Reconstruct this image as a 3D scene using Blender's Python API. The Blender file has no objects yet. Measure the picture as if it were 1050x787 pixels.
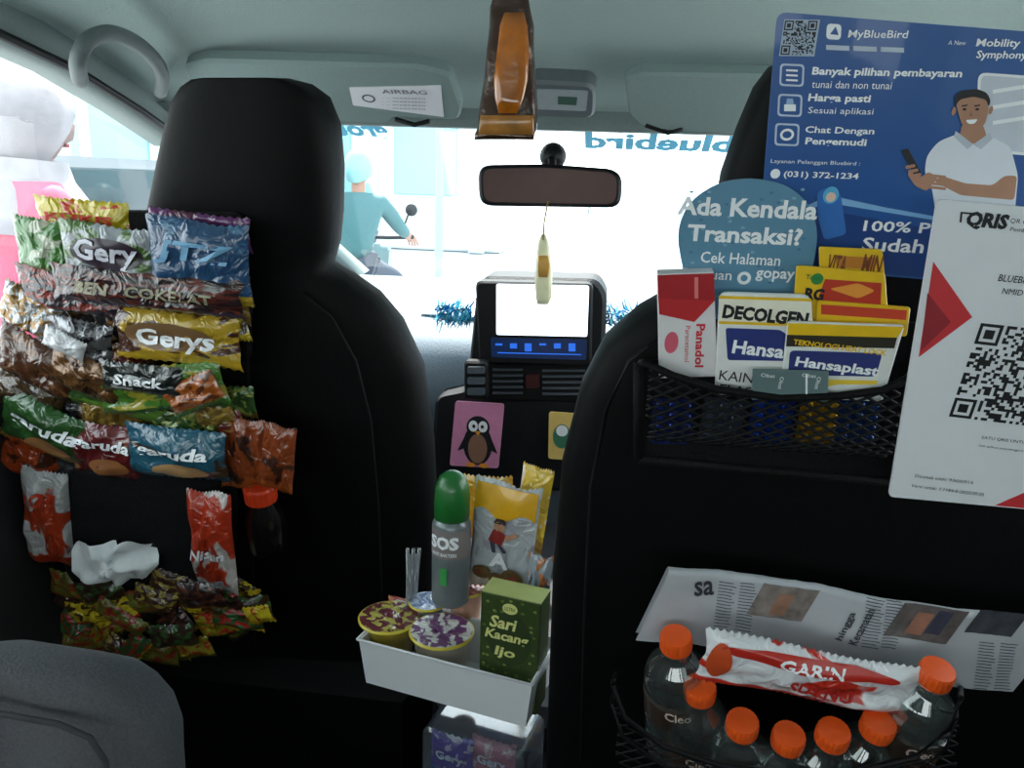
import bpy, math, random
from mathutils import Vector, Matrix, noise
D2R=math.pi/180
# ------------------------------------------------------------------ camera
FPX=800.0
cam_loc=Vector((0.12,0,1.15))
R=(Matrix.Rotation(7*D2R,3,'Z')@Matrix.Rotation((90-14.6)*D2R,3,'X')@Matrix.Rotation(2.0*D2R,3,'Z'))
cd=bpy.data.cameras.new('camera'); cam=bpy.data.objects.new('camera',cd)
bpy.context.collection.objects.link(cam)
cam.matrix_world=Matrix.Translation(cam_loc)@R.to_4x4()
cd.sensor_width=36; cd.lens=FPX/1050*36; cd.clip_start=0.02; cd.clip_end=300
bpy.context.scene.camera=cam
fwd=R@Vector((0,0,-1))
def ray(px,py): return R@Vector(((px-525)/FPX,-(py-393.5)/FPX,-1))
def hit(px,py,P,N):
    d=ray(px,py); t=(P-cam_loc).dot(N)/d.dot(N); return cam_loc+d*t
def V(*a): return Vector(a)
# ------------------------------------------------------------------ materials
def lin(c):
    o=[]
    for x in c[:3]:
        x=x/255.0
        o.append(x/12.92 if x<=0.04045 else ((x+0.055)/1.055)**2.4)
    return (o[0],o[1],o[2],1)
MC={}
def M(col,rough=.5,metal=0.,coat=0.,var=.12,nscale=60,bump=0.,emit=0.,spec=.5):
    key=(tuple(col),rough,metal,coat,var,nscale,bump,emit,spec)
    if key in MC: return MC[key]
    m=bpy.data.materials.new('mat_%03d'%len(MC)); m.use_nodes=True
    nt=m.node_tree; bs=nt.nodes['Principled BSDF']
    tc=nt.nodes.new('ShaderNodeTexCoord'); nz=nt.nodes.new('ShaderNodeTexNoise')
    nz.inputs['Scale'].default_value=nscale; nz.inputs['Detail'].default_value=3
    nt.links.new(tc.outputs['Object'],nz.inputs['Vector'])
    mx=nt.nodes.new('ShaderNodeMix'); mx.data_type='RGBA'
    c=lin(col); mx.inputs[6].default_value=[min(1,x*(1-var)) for x in c[:3]]+[1]
    mx.inputs[7].default_value=[min(1,x*(1+var)) for x in c[:3]]+[1]
    nt.links.new(nz.outputs['Fac'],mx.inputs[0]); nt.links.new(mx.outputs[2],bs.inputs['Base Color'])
    bs.inputs['Roughness'].default_value=rough; bs.inputs['Metallic'].default_value=metal
    bs.inputs['Coat Weight'].default_value=coat; bs.inputs['Specular IOR Level'].default_value=spec
    if bump:
        bp=nt.nodes.new('ShaderNodeBump'); bp.inputs['Strength'].default_value=bump; bp.inputs['Distance'].default_value=.004
        nt.links.new(nz.outputs['Fac'],bp.inputs['Height']); nt.links.new(bp.outputs[0],bs.inputs['Normal'])
    if emit:
        nt.links.new(mx.outputs[2],bs.inputs['Emission Color']); bs.inputs['Emission Strength'].default_value=emit
    MC[key]=m; return m
def PM(c1,c2,c3,thr=.56,sc=3.0,rough=.28,seed=0.,band=.14,metal=0.):
    key=('pk',tuple(c1),tuple(c2),tuple(c3),thr,sc,rough,seed,band,metal)
    if key in MC: return MC[key]
    m=bpy.data.materials.new('packet_foil_%03d'%len(MC)); m.use_nodes=True
    nt=m.node_tree; L=nt.links.new; bs=nt.nodes['Principled BSDF']
    uv=nt.nodes.new('ShaderNodeUVMap'); uv.uv_map='uv'
    mp=nt.nodes.new('ShaderNodeMapping'); mp.inputs['Location'].default_value=(seed*3.1,seed*1.7,seed)
    L(uv.outputs[0],mp.inputs[0])
    nz=nt.nodes.new('ShaderNodeTexNoise'); nz.inputs['Scale'].default_value=sc; nz.inputs['Detail'].default_value=2.5
    nz.inputs['Distortion'].default_value=.6
    L(mp.outputs[0],nz.inputs['Vector'])
    r1=nt.nodes.new('ShaderNodeValToRGB'); r1.color_ramp.elements[0].position=thr; r1.color_ramp.elements[0].color=lin(c1)
    r1.color_ramp.elements[1].position=thr+.025; r1.color_ramp.elements[1].color=lin(c3)
    L(nz.outputs['Fac'],r1.inputs[0])
    sp=nt.nodes.new('ShaderNodeSeparateXYZ'); L(uv.outputs[0],sp.inputs[0])
    n2=nt.nodes.new('ShaderNodeMath'); n2.operation='MULTIPLY_ADD'; L(nz.outputs['Fac'],n2.inputs[0]); n2.inputs[1].default_value=.25; L(sp.outputs[1],n2.inputs[2])
    r2=nt.nodes.new('ShaderNodeValToRGB'); e=r2.color_ramp.elements
    e[0].position=band+.12; e[0].color=(1,1,1,1); e[1].position=band+.135; e[1].color=(0,0,0,1)
    L(n2.outputs[0],r2.inputs[0])
    mx=nt.nodes.new('ShaderNodeMix'); mx.data_type='RGBA'; L(r2.outputs[0],mx.inputs[0]); L(r1.outputs[0],mx.inputs[6]); mx.inputs[7].default_value=lin(c2)
    L(mx.outputs[2],bs.inputs['Base Color']); bs.inputs['Roughness'].default_value=rough; bs.inputs['Metallic'].default_value=metal
    bs.inputs['Coat Weight'].default_value=.8; bs.inputs['Coat Roughness'].default_value=.12
    tc=nt.nodes.new('ShaderNodeTexCoord'); nb=nt.nodes.new('ShaderNodeTexNoise'); nb.inputs['Scale'].default_value=38; nb.inputs['Detail'].default_value=2.5; nb.inputs['Distortion'].default_value=1.4
    L(tc.outputs['Object'],nb.inputs['Vector'])
    bp=nt.nodes.new('ShaderNodeBump'); bp.inputs['Strength'].default_value=.8; bp.inputs['Distance'].default_value=.008
    L(nb.outputs['Fac'],bp.inputs['Height']); L(bp.outputs[0],bs.inputs['Normal']); L(bp.outputs[0],bs.inputs['Coat Normal'])
    MC[key]=m; return m
def clear(col=(235,242,245),fac=.14,rough=.05,dif=.06):
    key=('clear',tuple(col),fac,rough,dif)
    if key in MC: return MC[key]
    m=bpy.data.materials.new('clear_plastic_%03d'%len(MC)); m.use_nodes=True
    nt=m.node_tree; nt.nodes.clear(); L=nt.links.new
    o=nt.nodes.new('ShaderNodeOutputMaterial'); t=nt.nodes.new('ShaderNodeBsdfTransparent'); g=nt.nodes.new('ShaderNodeBsdfGlossy'); d=nt.nodes.new('ShaderNodeBsdfDiffuse')
    t.inputs[0].default_value=lin(col); g.inputs[1].default_value=rough; d.inputs[0].default_value=lin(col)
    lw=nt.nodes.new('ShaderNodeLayerWeight'); lw.inputs[0].default_value=.35
    ma=nt.nodes.new('ShaderNodeMath'); ma.operation='MULTIPLY_ADD'; ma.inputs[1].default_value=.5 if fac>.05 else .1; ma.inputs[2].default_value=fac; ma.use_clamp=True
    L(lw.outputs['Facing'],ma.inputs[0])
    m1=nt.nodes.new('ShaderNodeMixShader'); L(ma.outputs[0],m1.inputs[0]); L(t.outputs[0],m1.inputs[1]); L(g.outputs[0],m1.inputs[2])
    m2=nt.nodes.new('ShaderNodeMixShader'); m2.inputs[0].default_value=dif; L(m1.outputs[0],m2.inputs[1]); L(d.outputs[0],m2.inputs[2])
    L(m2.outputs[0],o.inputs[0]); MC[key]=m; return m
# ------------------------------------------------------------------ frames
class Fr:
    def __init__(s,px,py,P,N,r=None,rot=0,off=0.):
        N=N.normalized(); s.n=N; s.o=hit(px,py,P+N*off,N)
        r=(r or V(1,0,0)); r=(r-N*r.dot(N)).normalized(); u=N.cross(r)
        a=-rot*D2R; s.r=r*math.cos(a)+u*math.sin(a); s.u=N.cross(s.r)
        s.s=(s.o-cam_loc).dot(fwd)/FPX
    def p(s,a,b,c=0): return s.o+(s.r*a+s.u*b+s.n*c)*s.s
    def l(s,px,py,n=0):
        q=hit(px,py,s.o+s.n*n*s.s,s.n)-s.o; return (q.dot(s.r)/s.s,q.dot(s.u)/s.s)
LA=10*D2R
SN=V(0,-math.cos(LA),-math.sin(LA))
RP=V(.3,.66,.8); LP=V(-.3,.98,.8)
def FR(px,py,off=0.,rot=0): return Fr(px,py,RP,SN,rot=rot,off=off)
def FL(px,py,off=0.,rot=0): return Fr(px,py,LP,SN,rot=rot,off=off)
def FY(px,py,y,rot=0,yaw=0):
    a=yaw*D2R; return Fr(px,py,V(0,y,0),V(-math.sin(a),-math.cos(a),0) ,r=V(math.cos(a),-math.sin(a),0),rot=rot)
# ------------------------------------------------------------------ builder
TX={}
def textmesh(t,bold=0.):
    k=(t,bold)
    if k in TX: return TX[k]
    cu=bpy.data.curves.new('t','FONT'); cu.body=t; cu.offset=bold; cu.resolution_u=2
    ob=bpy.data.objects.new('t',cu); bpy.context.collection.objects.link(ob)
    bpy.context.view_layer.update(); dg=bpy.context.evaluated_depsgraph_get()
    me=bpy.data.meshes.new_from_object(ob.evaluated_get(dg))
    vs=[(v.co.x,v.co.y) for v in me.vertices]; fs=[tuple(p.vertices) for p in me.polygons]
    bpy.data.objects.remove(ob); bpy.data.curves.remove(cu); bpy.data.meshes.remove(me)
    TX[k]=(vs,fs); return TX[k]
def rr(cx,cy,w,h,r,seg=5):
    o=[]; r=min(r,w/2,h/2)
    for (sx,sy,a0) in ((1,1,0),(-1,1,90),(-1,-1,180),(1,-1,270)):
        for k in range(seg+1):
            a=(a0+90*k/seg)*D2R; o.append((cx+sx*(w/2-r)+r*math.cos(a),cy+sy*(h/2-r)+r*math.sin(a)))
    return o
def rpoly(pts,r,seg=4):
    o=[];n=len(pts)
    for i in range(n):
        p=Vector(pts[i]);a=Vector(pts[i-1])-p;b=Vector(pts[(i+1)%n])-p
        ra=min(r,a.length*.45); rb=min(r,b.length*.45); A=p+a.normalized()*ra; B_=p+b.normalized()*rb
        for k in range(seg+1):
            t=k/seg; q=A*(1-t)**2+p*2*t*(1-t)+B_*t*t; o.append((q.x,q.y))
    return o
def ell(cx,cy,rx,ry,n=24): return [(cx+rx*math.cos(2*math.pi*k/n),cy+ry*math.sin(2*math.pi*k/n)) for k in range(n)]
class B:
    def __init__(s,name): s.name=name; s.v=[]; s.f=[]; s.m=[]; s.mats=[]; s.sm=[]; s.uv=[]
    def add(s,vs,fs,mat,smooth=False,uvs=None):
        if mat not in s.mats: s.mats.append(mat)
        mi=s.mats.index(mat); b=len(s.v); s.v+=[tuple(x) for x in vs]
        for f in fs:
            s.f.append([b+i for i in f]); s.m.append(mi); s.sm.append(smooth)
            s.uv.append([uvs[i] for i in f] if uvs else None)
    def poly(s,F,pts,n,mat,surf=None):
        ps=[F.p(a,b_,n) for a,b_ in pts]
        A=sum(pts[i-1][0]*pts[i][1]-pts[i][0]*pts[i-1][1] for i in range(len(pts)))
        s.add(ps,[list(range(len(ps))) if A>0 else list(range(len(ps)))[::-1]],mat)
    def apoly(s,F,pts,n,mat,r=0):
        q=[F.l(x,y,n) for x,y in pts]
        if r: q=rpoly(q,r)
        s.poly(F,q,n,mat)
    def prism(s,F,pts,n0,n1,mat,ch=0,smooth=False,side=None):
        A=sum(pts[i-1][0]*pts[i][1]-pts[i][0]*pts[i-1][1] for i in range(len(pts)))
        if A<0: pts=pts[::-1]
        k=len(pts); cx=sum(p[0] for p in pts)/k; cy=sum(p[1] for p in pts)/k
        xs=[p[0] for p in pts]; ys=[p[1] for p in pts]
        fx=1-2*ch/max(1e-6,max(xs)-min(xs)); fy=1-2*ch/max(1e-6,max(ys)-min(ys))
        ins=[(cx+(a-cx)*fx,cy+(b-cy)*fy) for a,b in pts]
        rings=[[F.p(a,b,n0) for a,b in (ins if ch else pts)]]
        if ch: rings+=[[F.p(a,b,n0+ch) for a,b in pts],[F.p(a,b,n1-ch) for a,b in pts],[F.p(a,b,n1) for a,b in ins]]
        else: rings.append([F.p(a,b,n1) for a,b in pts])
        vs=[p for r_ in rings for p in r_]; fs=[]
        for j in range(len(rings)-1):
            for i in range(k): fs.append([j*k+i,j*k+(i+1)%k,(j+1)*k+(i+1)%k,(j+1)*k+i])
        s.add(vs,fs,side or mat,smooth)
        s.add(rings[0],[list(range(k))[::-1]],side or mat); s.add(rings[-1],[list(range(k))],mat)
    def aprism(s,F,pts,n0,n1,mat,r=0,ch=0,side=None):
        q=[F.l(x,y,n1) for x,y in pts]
        if r: q=rpoly(q,r)
        s.prism(F,q,n0,n1,mat,ch,side=side)
    def box(s,a,b,mat,ch=0.0):
        a=Vector(a);b=Vector(b)
        F=Fr(525,393,V(0,1,0),V(0,-1,0)); F.o=V(0,0,0); F.s=1; F.r=V(1,0,0); F.u=V(0,0,1); F.n=V(0,-1,0)
        s.prism(F,[(a.x,a.z),(b.x,a.z),(b.x,b.z),(a.x,b.z)],-b.y,-a.y,mat,ch)
    def lathe(s,c,ax,prof,mat,sc=1.,seg=24,smooth=True,rib=0):
        ax=ax.normalized(); t=V(1,0,0) if abs(ax.x)<.8 else V(0,1,0); e1=(t-ax*t.dot(ax)).normalized(); e2=ax.cross(e1)
        vs=[];fs=[]
        for j,(r,z) in enumerate(prof):
            for i in range(seg):
                a=2*math.pi*i/seg; rr_=r*(1+(rib if i%2 else 0))
                vs.append(c+(e1*math.cos(a)*rr_+e2*math.sin(a)*rr_+ax*z)*sc)
        for j in range(len(prof)-1):
            for i in range(seg): fs.append([j*seg+i,j*seg+(i+1)%seg,(j+1)*seg+(i+1)%seg,(j+1)*seg+i])
        s.add(vs,fs,mat,smooth)
        for j,fl in ((0,True),(len(prof)-1,False)):
            if prof[j][0]>1e-4:
                ring=vs[j*seg:(j+1)*seg]; idx=list(range(seg)); s.add(ring,[idx[::-1] if fl else idx],mat)
    def tube(s,pts,r,mat,sides=6,closed=False):
        vs=[];fs=[];n=len(pts)
        for i,p in enumerate(pts):
            a=pts[max(0,i-1)];b=pts[min(n-1,i+1)]; t=(b-a)
            t=t.normalized() if t.length>0 else V(0,0,1)
            q=V(0,0,1) if abs(t.z)<.9 else V(1,0,0); e1=(q-t*q.dot(t)).normalized(); e2=t.cross(e1)
            for k in range(sides):
                w=2*math.pi*k/sides; vs.append(p+(e1*math.cos(w)+e2*math.sin(w))*r)
        for j in range(n-1):
            for k in range(sides): fs.append([j*sides+k,j*sides+(k+1)%sides,(j+1)*sides+(k+1)%sides,(j+1)*sides+k])
        fs.append(list(range(sides))[::-1]); fs.append([(n-1)*sides+k for k in range(sides)])
        s.add(vs,fs,mat,True)
    def loft(s,rows,P,N,mat,seg=32,e=3.,off=0.,wr=0.,wf=8.):
        N=N.normalized(); vs=[];fs=[]
        for (py,l,r_,t) in rows:
            L=hit(l,py,P+N*off,N);Rr=hit(r_,py,P+N*off,N);c=(L+Rr)/2;h=(Rr-L)/2
            for k in range(seg):
                a=2*math.pi*k/seg; ca=math.cos(a);sa=math.sin(a)
                x=math.copysign(abs(ca)**(2/e),ca); y=math.copysign(abs(sa)**(2/e),sa)
                q=c+h*x+N*(t*y-t)
                if wr: q=q+N*(wr*noise.noise(q*wf))+h.normalized()*(wr*.6*noise.noise(q*wf*1.3+V(5,1,2)))
                vs.append(q)
        n=len(rows)
        for j in range(n-1):
            for k in range(seg): fs.append([j*seg+k,(j+1)*seg+k,(j+1)*seg+(k+1)%seg,j*seg+(k+1)%seg])
        fs.append(list(range(seg))); fs.append([(n-1)*seg+k for k in range(seg)][::-1])
        s.add(vs,fs,mat,True)
    def pouch(s,F,w,h,bulge,mat,seed=0,nu=26,nv=20,wr=.45,serr=1.2,taper=0.):
        def disp(x,y):
            X=min(1,abs(2*x/w));Y=min(1,abs(2*y/h)); pr=(1-X**4)**.6*(1-Y**3)**.75
            q=V(x*3/w+seed*7.3,y*3/h+seed*3.1,seed); q2=V(x*9/w+seed*7.3,y*6/h+seed*3.1,seed+9)
            return bulge*pr*(1+wr*noise.noise(q)*1.6+wr*.6*noise.noise(q2)) + bulge*.35*noise.noise(V(x*2/w,y*2/h,seed*5.3))
        def back(x,y):
            X=min(1,abs(2*x/w));Y=min(1,abs(2*y/h)); pr=(1-X**4)**.6*(1-Y**3)**.75
            return -bulge*.6*pr + bulge*.35*noise.noise(V(x*2/w,y*2/h,seed*5.3))-.3
        for side in (0,1):
            vs=[];uv=[];fs=[]
            for j in range(nv+1):
                for i in range(nu+1):
                    X=i/nu*2-1;Y=j/nv*2-1
                    x=X*w/2*(1- .05*(1-Y*Y) + taper*Y+.03*noise.noise(V(Y*2,seed,X)));y=Y*h/2
                    if j in(0,nv): y+=serr*(1 if i%2 else -1)
                    y*=1-.03*(1-X*X); y+=h*.05*noise.noise(V(X*1.3,seed*2.,1))
                    vs.append(F.p(x,y,disp(X*w/2,Y*h/2) if side==0 else back(X*w/2,Y*h/2))); uv.append((i/nu,j/nv))
            for j in range(nv):
                for i in range(nu):
                    a=j*(nu+1)+i; q=[a,a+1,a+nu+2,a+nu+1]; fs.append(q if side==0 else q[::-1])
            s.add(vs,fs,mat,True,uv)
        s.lastdisp=disp; return disp
    def text(s,F,t,u0,v0,w,h,mat,n=.6,bold=.01,shear=0,rot=0,surf=None,mirror=False):
        vs,fs=textmesh(t,bold)
        if not vs: return
        x0=min(p[0] for p in vs);x1=max(p[0] for p in vs);y0=min(p[1] for p in vs);y1=max(p[1] for p in vs)
        o=[];ca=math.cos(-rot*D2R);sa=math.sin(-rot*D2R)
        for (x,y) in vs:
            a=(x-x0)/(x1-x0)*w; b=(y-y0)/(y1-y0)*h; a+=b*shear
            if mirror: a=w-a
            a,b=a*ca-b*sa,a*sa+b*ca
            a+=u0;b+=v0; o.append(F.p(a,b,n+(surf(a,b) if surf else 0)))
        s.add(o,[f if not mirror else f[::-1] for f in fs],mat)
    def atext(s,F,t,p0,x1,h,mat,n=.6,**k):
        a=F.l(p0[0],p0[1],n); b=F.l(x1,p0[1],n); s.text(F,t,a[0],a[1],b[0]-a[0],h,mat,n=n,**k)
    def build(s,sharp=False):
        me=bpy.data.meshes.new(s.name); V0=[Vector(x) for x in s.v]
        lo=Vector([min(v[i] for v in V0) for i in range(3)]);hi=Vector([max(v[i] for v in V0) for i in range(3)]);c=(lo+hi)/2
        me.from_pydata([tuple(v-c) for v in V0],[],s.f)
        for m in s.mats: me.materials.append(m)
        me.polygons.foreach_set('material_index',s.m); me.polygons.foreach_set('use_smooth',s.sm)
        ul=me.uv_layers.new(name='uv'); 
        for p,u in zip(me.polygons,s.uv):
            if u:
                for li,w in zip(p.loop_indices,u): ul.data[li].uv=w
        me.update(); ob=bpy.data.objects.new(s.name,me); ob.location=c; bpy.context.collection.objects.link(ob); return ob
def inpoly(x,y,P):
    c=False;j=len(P)-1
    for i in range(len(P)):
        if (P[i][1]>y)!=(P[j][1]>y) and x<(P[j][0]-P[i][0])*(y-P[i][1])/(P[j][1]-P[i][1])+P[i][0]: c=not c
        j=i
    return c
def net(b,F,poly,sp,r,mat,nf=lambda x,y:0,slope=.6):
    xs=[p[0] for p in poly];ys=[p[1] for p in poly]; x0,x1,y0,y1=min(xs),max(xs),min(ys),max(ys)
    for sg in (1,-1):
        c=-(x1-x0)*slope-sp
        while c<(y1-y0)+(x1-x0)*slope+sp:
            run=[]; x=x0
            while x<=x1:
                y=y0+c+sg*slope*(x-x0) ; 
                if inpoly(x,y,poly): run.append(F.p(x,y,nf(x,y)+sg*.4))
                else:
                    if len(run)>1: b.tube(run,r,mat,4)
                    run=[]
                x+=5
            if len(run)>1: b.tube(run,r,mat,4)
            c+=sp
def qr(b,F,u0,v0,sz,n,mat,nn,seed=1):
    rnd=random.Random(seed); c=sz/n
    def fin(i,j):
        for (a,d) in ((0,0),(n-7,0),(0,n-7)):
            x=i-a;y=j-d
            if -1<=x<=7 and -1<=y<=7:
                if x in(-1,7) or y in(-1,7): return 0
                return 1 if (x in(0,6) or y in(0,6) or (2<=x<=4 and 2<=y<=4)) else 0
        return None
    vs=[];fs=[]
    for j in range(n):
        for i in range(n):
            f=fin(i,j); f=f if f is not None else (1 if rnd.random()<.48 else 0)
            if f:
                x=u0+i*c;y=v0-j*c;k=len(vs)
                vs+=[F.p(x,y-c,nn),F.p(x+c,y-c,nn),F.p(x+c,y,nn),F.p(x,y,nn)]; fs.append([k,k+1,k+2,k+3])
    b.add(vs,fs,mat)
WHITE=M((240,240,242),.45,var=.02); BLACK=M((10,10,12),.5,spec=.3); PAPER=M((228,229,234),.35,var=.02,coat=.2)
TXW=M((245,247,250),.5,var=0.); TXK=M((16,16,20),.5,var=0.)
# ================================================================== CAR SHELL
roofm=M((150,168,164),.9,nscale=300,var=.08,bump=.15)
trim=M((112,126,124),.7,nscale=200,bump=.1)
def zr(y):
    pts=[(-1.3,1.40),(0,1.45),(.7,1.45),(1.1,1.40),(1.35,1.33),(1.56,1.255)]
    for (a,b),(c,d) in zip(pts,pts[1:]):
        if y<=c: return b+(d-b)*(y-a)/(c-a)
    return 1.25
b=B('ceiling'); vs=[];fs=[];ny=30;nx=24
for j in range(ny+1):
    y=-1.3+(1.55+1.3)*j/ny
    for i in range(nx+1):
        X=i/nx*2-1; x=X*.70; vs.append((x,y,zr(y)-.07*abs(X)**5))
for j in range(ny+1):
    y=-1.3+(1.55+1.3)*j/ny
    for i in range(nx+1):
        X=i/nx*2-1; vs.append((X*.74,y,zr(y)+.03-.07*abs(X)**5))
o=(ny+1)*(nx+1)
for j in range(ny):
    for i in range(nx):
        a=j*(nx+1)+i; fs.append([a,a+nx+1,a+nx+2,a+1]); fs.append([o+a,o+a+1,o+a+nx+2,o+a+nx+1])
b.add(vs,fs,roofm,True); b.build()
doorm=M((40,43,46),.6,bump=.1)
for sx,nm in ((-1,'wall_left'),(1,'wall_right')):
    b=B(nm); x0=sx*.70; x1=sx*.76
    def bx(a,c,m=doorm,ch=.008): b.box((min(a[0],c[0]),a[1],a[2]),(max(a[0],c[0]),c[1],c[2]),m,ch)
    bx((x0,-1.3,0),(x1,2.45,.86))
    bx((x0-sx*.005,-1.2,.80),(x1,2.3,.87))
    n=18
    pr=[]
    for i in range(n+1):
        y=-1.3+(1.45+1.3)*i/n; pr.append((y,zr(y)-.07-.034,zr(y)-.045))
    vs=[];fs=[]
    for (y,za,zb) in pr: vs+=[(x0-sx*.012,y,za),(x0-sx*.02,y,zb),(x1,y,zb+.02),(x1,y,za)]
    for i in range(n):
        for k in range(4):
            q=[i*4+k,i*4+(k+1)%4,(i+1)*4+(k+1)%4,(i+1)*4+k]; fs.append(q if sx<0 else q[::-1])
    b.add(vs,fs,trim,True)
    b.tube([V(x0-sx*.014,y,za+.002) for (y,za,zb) in pr],.007,BLACK,6)
    vs=[];fs=[]
    for (y,z,w) in ((1.34,1.26,.08),(1.7,1.13,.07),(2.05,.98,.075),(2.4,.84,.09)):
        vs+=[(x0-sx*.03,y,z),(x0-sx*.03,y+w,z+.01),(x1,y+w,z+.01),(x1,y,z)]
    for i in range(3):
        for k in range(4):
            q=[i*4+k,i*4+(k+1)%4,(i+1)*4+(k+1)%4,(i+1)*4+k]; fs.append(q if sx<0 else q[::-1])
    b.add(vs,fs,trim,True)
    bx((x0,.42,.8),(x1,.52,1.36),trim); bx((x0,-.75,.8),(x1,-.62,1.34),trim)
    b.build()
b=B('unseen_dimming_wall_back'); b.box((-.74,-1.36,0),(.74,-1.3,.88),doorm,.01); b.box((-.74,-1.36,1.28),(.74,-1.3,1.40),trim,.01)  # unseen rear wall with small opening, added to cut ambient light in the cabin
b.box((-.74,-1.36,.85),(-.60,-1.3,1.3),trim,.01); b.box((.60,-1.36,.85),(.74,-1.3,1.3),trim,.01); b.build()
b=B('window_1'); g=clear((250,253,255),.02,.02,.0)
b.add([(-.68,1.53,1.262),(.68,1.53,1.262),(.68,2.42,.87),(-.68,2.42,.87)],[[0,1,2,3]],g); b.build()
b=B('window_2'); b.add([(-.735,.52,.86),(-.735,2.2,.86),(-.735,1.42,1.2),(-.735,.52,1.34)],[[0,1,2,3]],g); b.build()
dim_tint=clear((120,128,126),.04,.02,.0); dim_tint2=clear((215,220,218),.04,.02,.0)  # unseen rear side panes, tint added to dim light, heavier on the right
b=B('unseen_dimming_window_3'); b.add([(.735,-.64,.86),(.735,.43,.86),(.735,.43,1.38),(.735,-.64,1.36)],[[0,1,2,3]],dim_tint); b.build()
b=B('unseen_dimming_window_4'); b.add([(-.735,-.64,.86),(-.735,.43,.86),(-.735,.43,1.38),(-.735,-.64,1.36)],[[0,1,2,3]],dim_tint2); b.build()
b=B('floor'); b.box((-.74,-1.3,-.05),(.74,2.45,0),M((30,31,33),.95,bump=.6,nscale=200)); b.build()
b=B('trim_1'); b.box((-.7,1.50,1.243),(.7,1.56,1.29),trim,.012); b.build()
# ---- dashboard
dk=M((20,22,26),.55,bump=.25,nscale=250,spec=.3); dl=M((70,78,86),.6,bump=.2,nscale=250); dsh=M((105,118,128),.6,bump=.2,nscale=250)
b=B('dashboard'); prof=[(1.86,.28),(1.83,.52),(1.80,.60),(1.80,.70),(1.84,.765),(1.92,.80),(2.02,.82),(2.42,.85),(2.42,.2)]
nx=16;vs=[];fs=[]
for i in range(nx+1):
    x=-.69+1.38*i/nx
    for (y,z) in prof: vs.append((x,y+.03*math.cos(x*4)-.03,z))
k=len(prof)
for i in range(nx):
    for j in range(k-1): fs.append([i*k+j,i*k+j+1,(i+1)*k+j+1,(i+1)*k+j][::-1])
fs.append(list(range(k))); fs.append([nx*k+j for j in range(k)][::-1])
b.add(vs,fs,dsh,True)
b.build()
b=B('center_stack'); F=FY(553,345,1.70)
b.aprism(F,[(488,300),(496,283),(612,286),(622,300),(618,420),(596,505),(440,500),(446,408),(478,402)],-60,0,dk,r=8,ch=4)
b.aprism(F,[(497,372),(612,374),(608,412),(497,410)],0,3,BLACK,r=4,ch=1)
for i in range(5):
    b.aprism(F,[(505,378+i*6),(536,378+i*6),(536,380+i*6),(505,380+i*6)],3,6,dl)
    b.aprism(F,[(556,379+i*6),(600,379+i*6),(600,381+i*6),(556,381+i*6)],3,6,dl)
b.aprism(F,[(539,384),(553,384),(553,398),(539,398)],3,6,M((60,20,20),.4),r=2)
b.build()
b=B('touchscreen'); F=FY(553,325,1.66)
b.aprism(F,[(487,288),(608,291),(606,376),(491,372)],-30,0,BLACK,r=7,ch=2)
scr=M((225,240,255),.3,emit=2.5,var=.02); bl=M((40,100,210),.4,emit=.8,var=0)
b.aprism(F,[(509,291),(604,293),(602,345),(509,343)],0,1,scr,r=2)
b.aprism(F,[(503,346),(602,348),(601,369),(504,366)],0,.8,M((20,40,80),.3,emit=.25,var=.3),r=2)
for i in range(6):
    x=508+i*15; b.aprism(F,[(x,352),(x+7,352),(x+7,354+(i%3)*3),(x,354+(i%3)*3)],.8,1.4,bl)
b.aprism(F,[(510,361),(596,363),(596,364),(510,362)],.8,1.4,bl)
b.build()
b=B('phone_holder'); F=FY(486,392,1.63)
b.aprism(F,[(476,370),(500,371),(500,410),(476,409)],-14,0,BLACK,r=4,ch=2)
for i in range(3): b.aprism(F,[(479,376+i*11),(497,376+i*11),(497,383+i*11),(479,383+i*11)],0,3,dl,r=2)
b.build()
b=B('tinsel_garland'); rnd=random.Random(3); tm=[M((40,170,200),.3),M((120,220,235),.3),M((30,110,180),.3)]
for (x0,x1,py) in ((448,484,318),(603,670,322)):
    for i in range(300):
        t=rnd.random(); c=hit(x0+(x1-x0)*t,py+rnd.uniform(-5,12),V(0,1.77,0),V(0,1,0))
        d=V(rnd.gauss(0,1),rnd.gauss(0,1),rnd.gauss(0,1)).normalized()*.028
        e=d.cross(V(.3,.5,.8)).normalized()*.0028
        b.add([c-e,c+e,c+d+e*.3,c+d-e*.3],[[0,1,2,3]],tm[i%3])
b.build()
b=B('paper_sheet'); vs=[(-.36,1.93,.815),(-.12,1.91,.815),(-.09,2.25,.852),(-.35,2.28,.852)]
b.add(vs+[(x,y,z-.003) for x,y,z in vs],[[0,1,2,3],[7,6,5,4],[0,4,5,1],[1,5,6,2],[2,6,7,3],[3,7,4,0]],PAPER); b.build()
b=B('center_console'); b.box((-.10,.95,.02),(.10,1.62,.42),dk,.02); b.box((-.095,.62,.02),(.095,1.02,.36),BLACK,.025)
b.lathe(V(-.0,1.35,.42),V(0,-.15,1),[(.03,0),(.022,.03),(.008,.04),(.008,.12),(.02,.13),(.026,.155),(.022,.18),(.0,.19)],BLACK,seg=20)
b.build()
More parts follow.
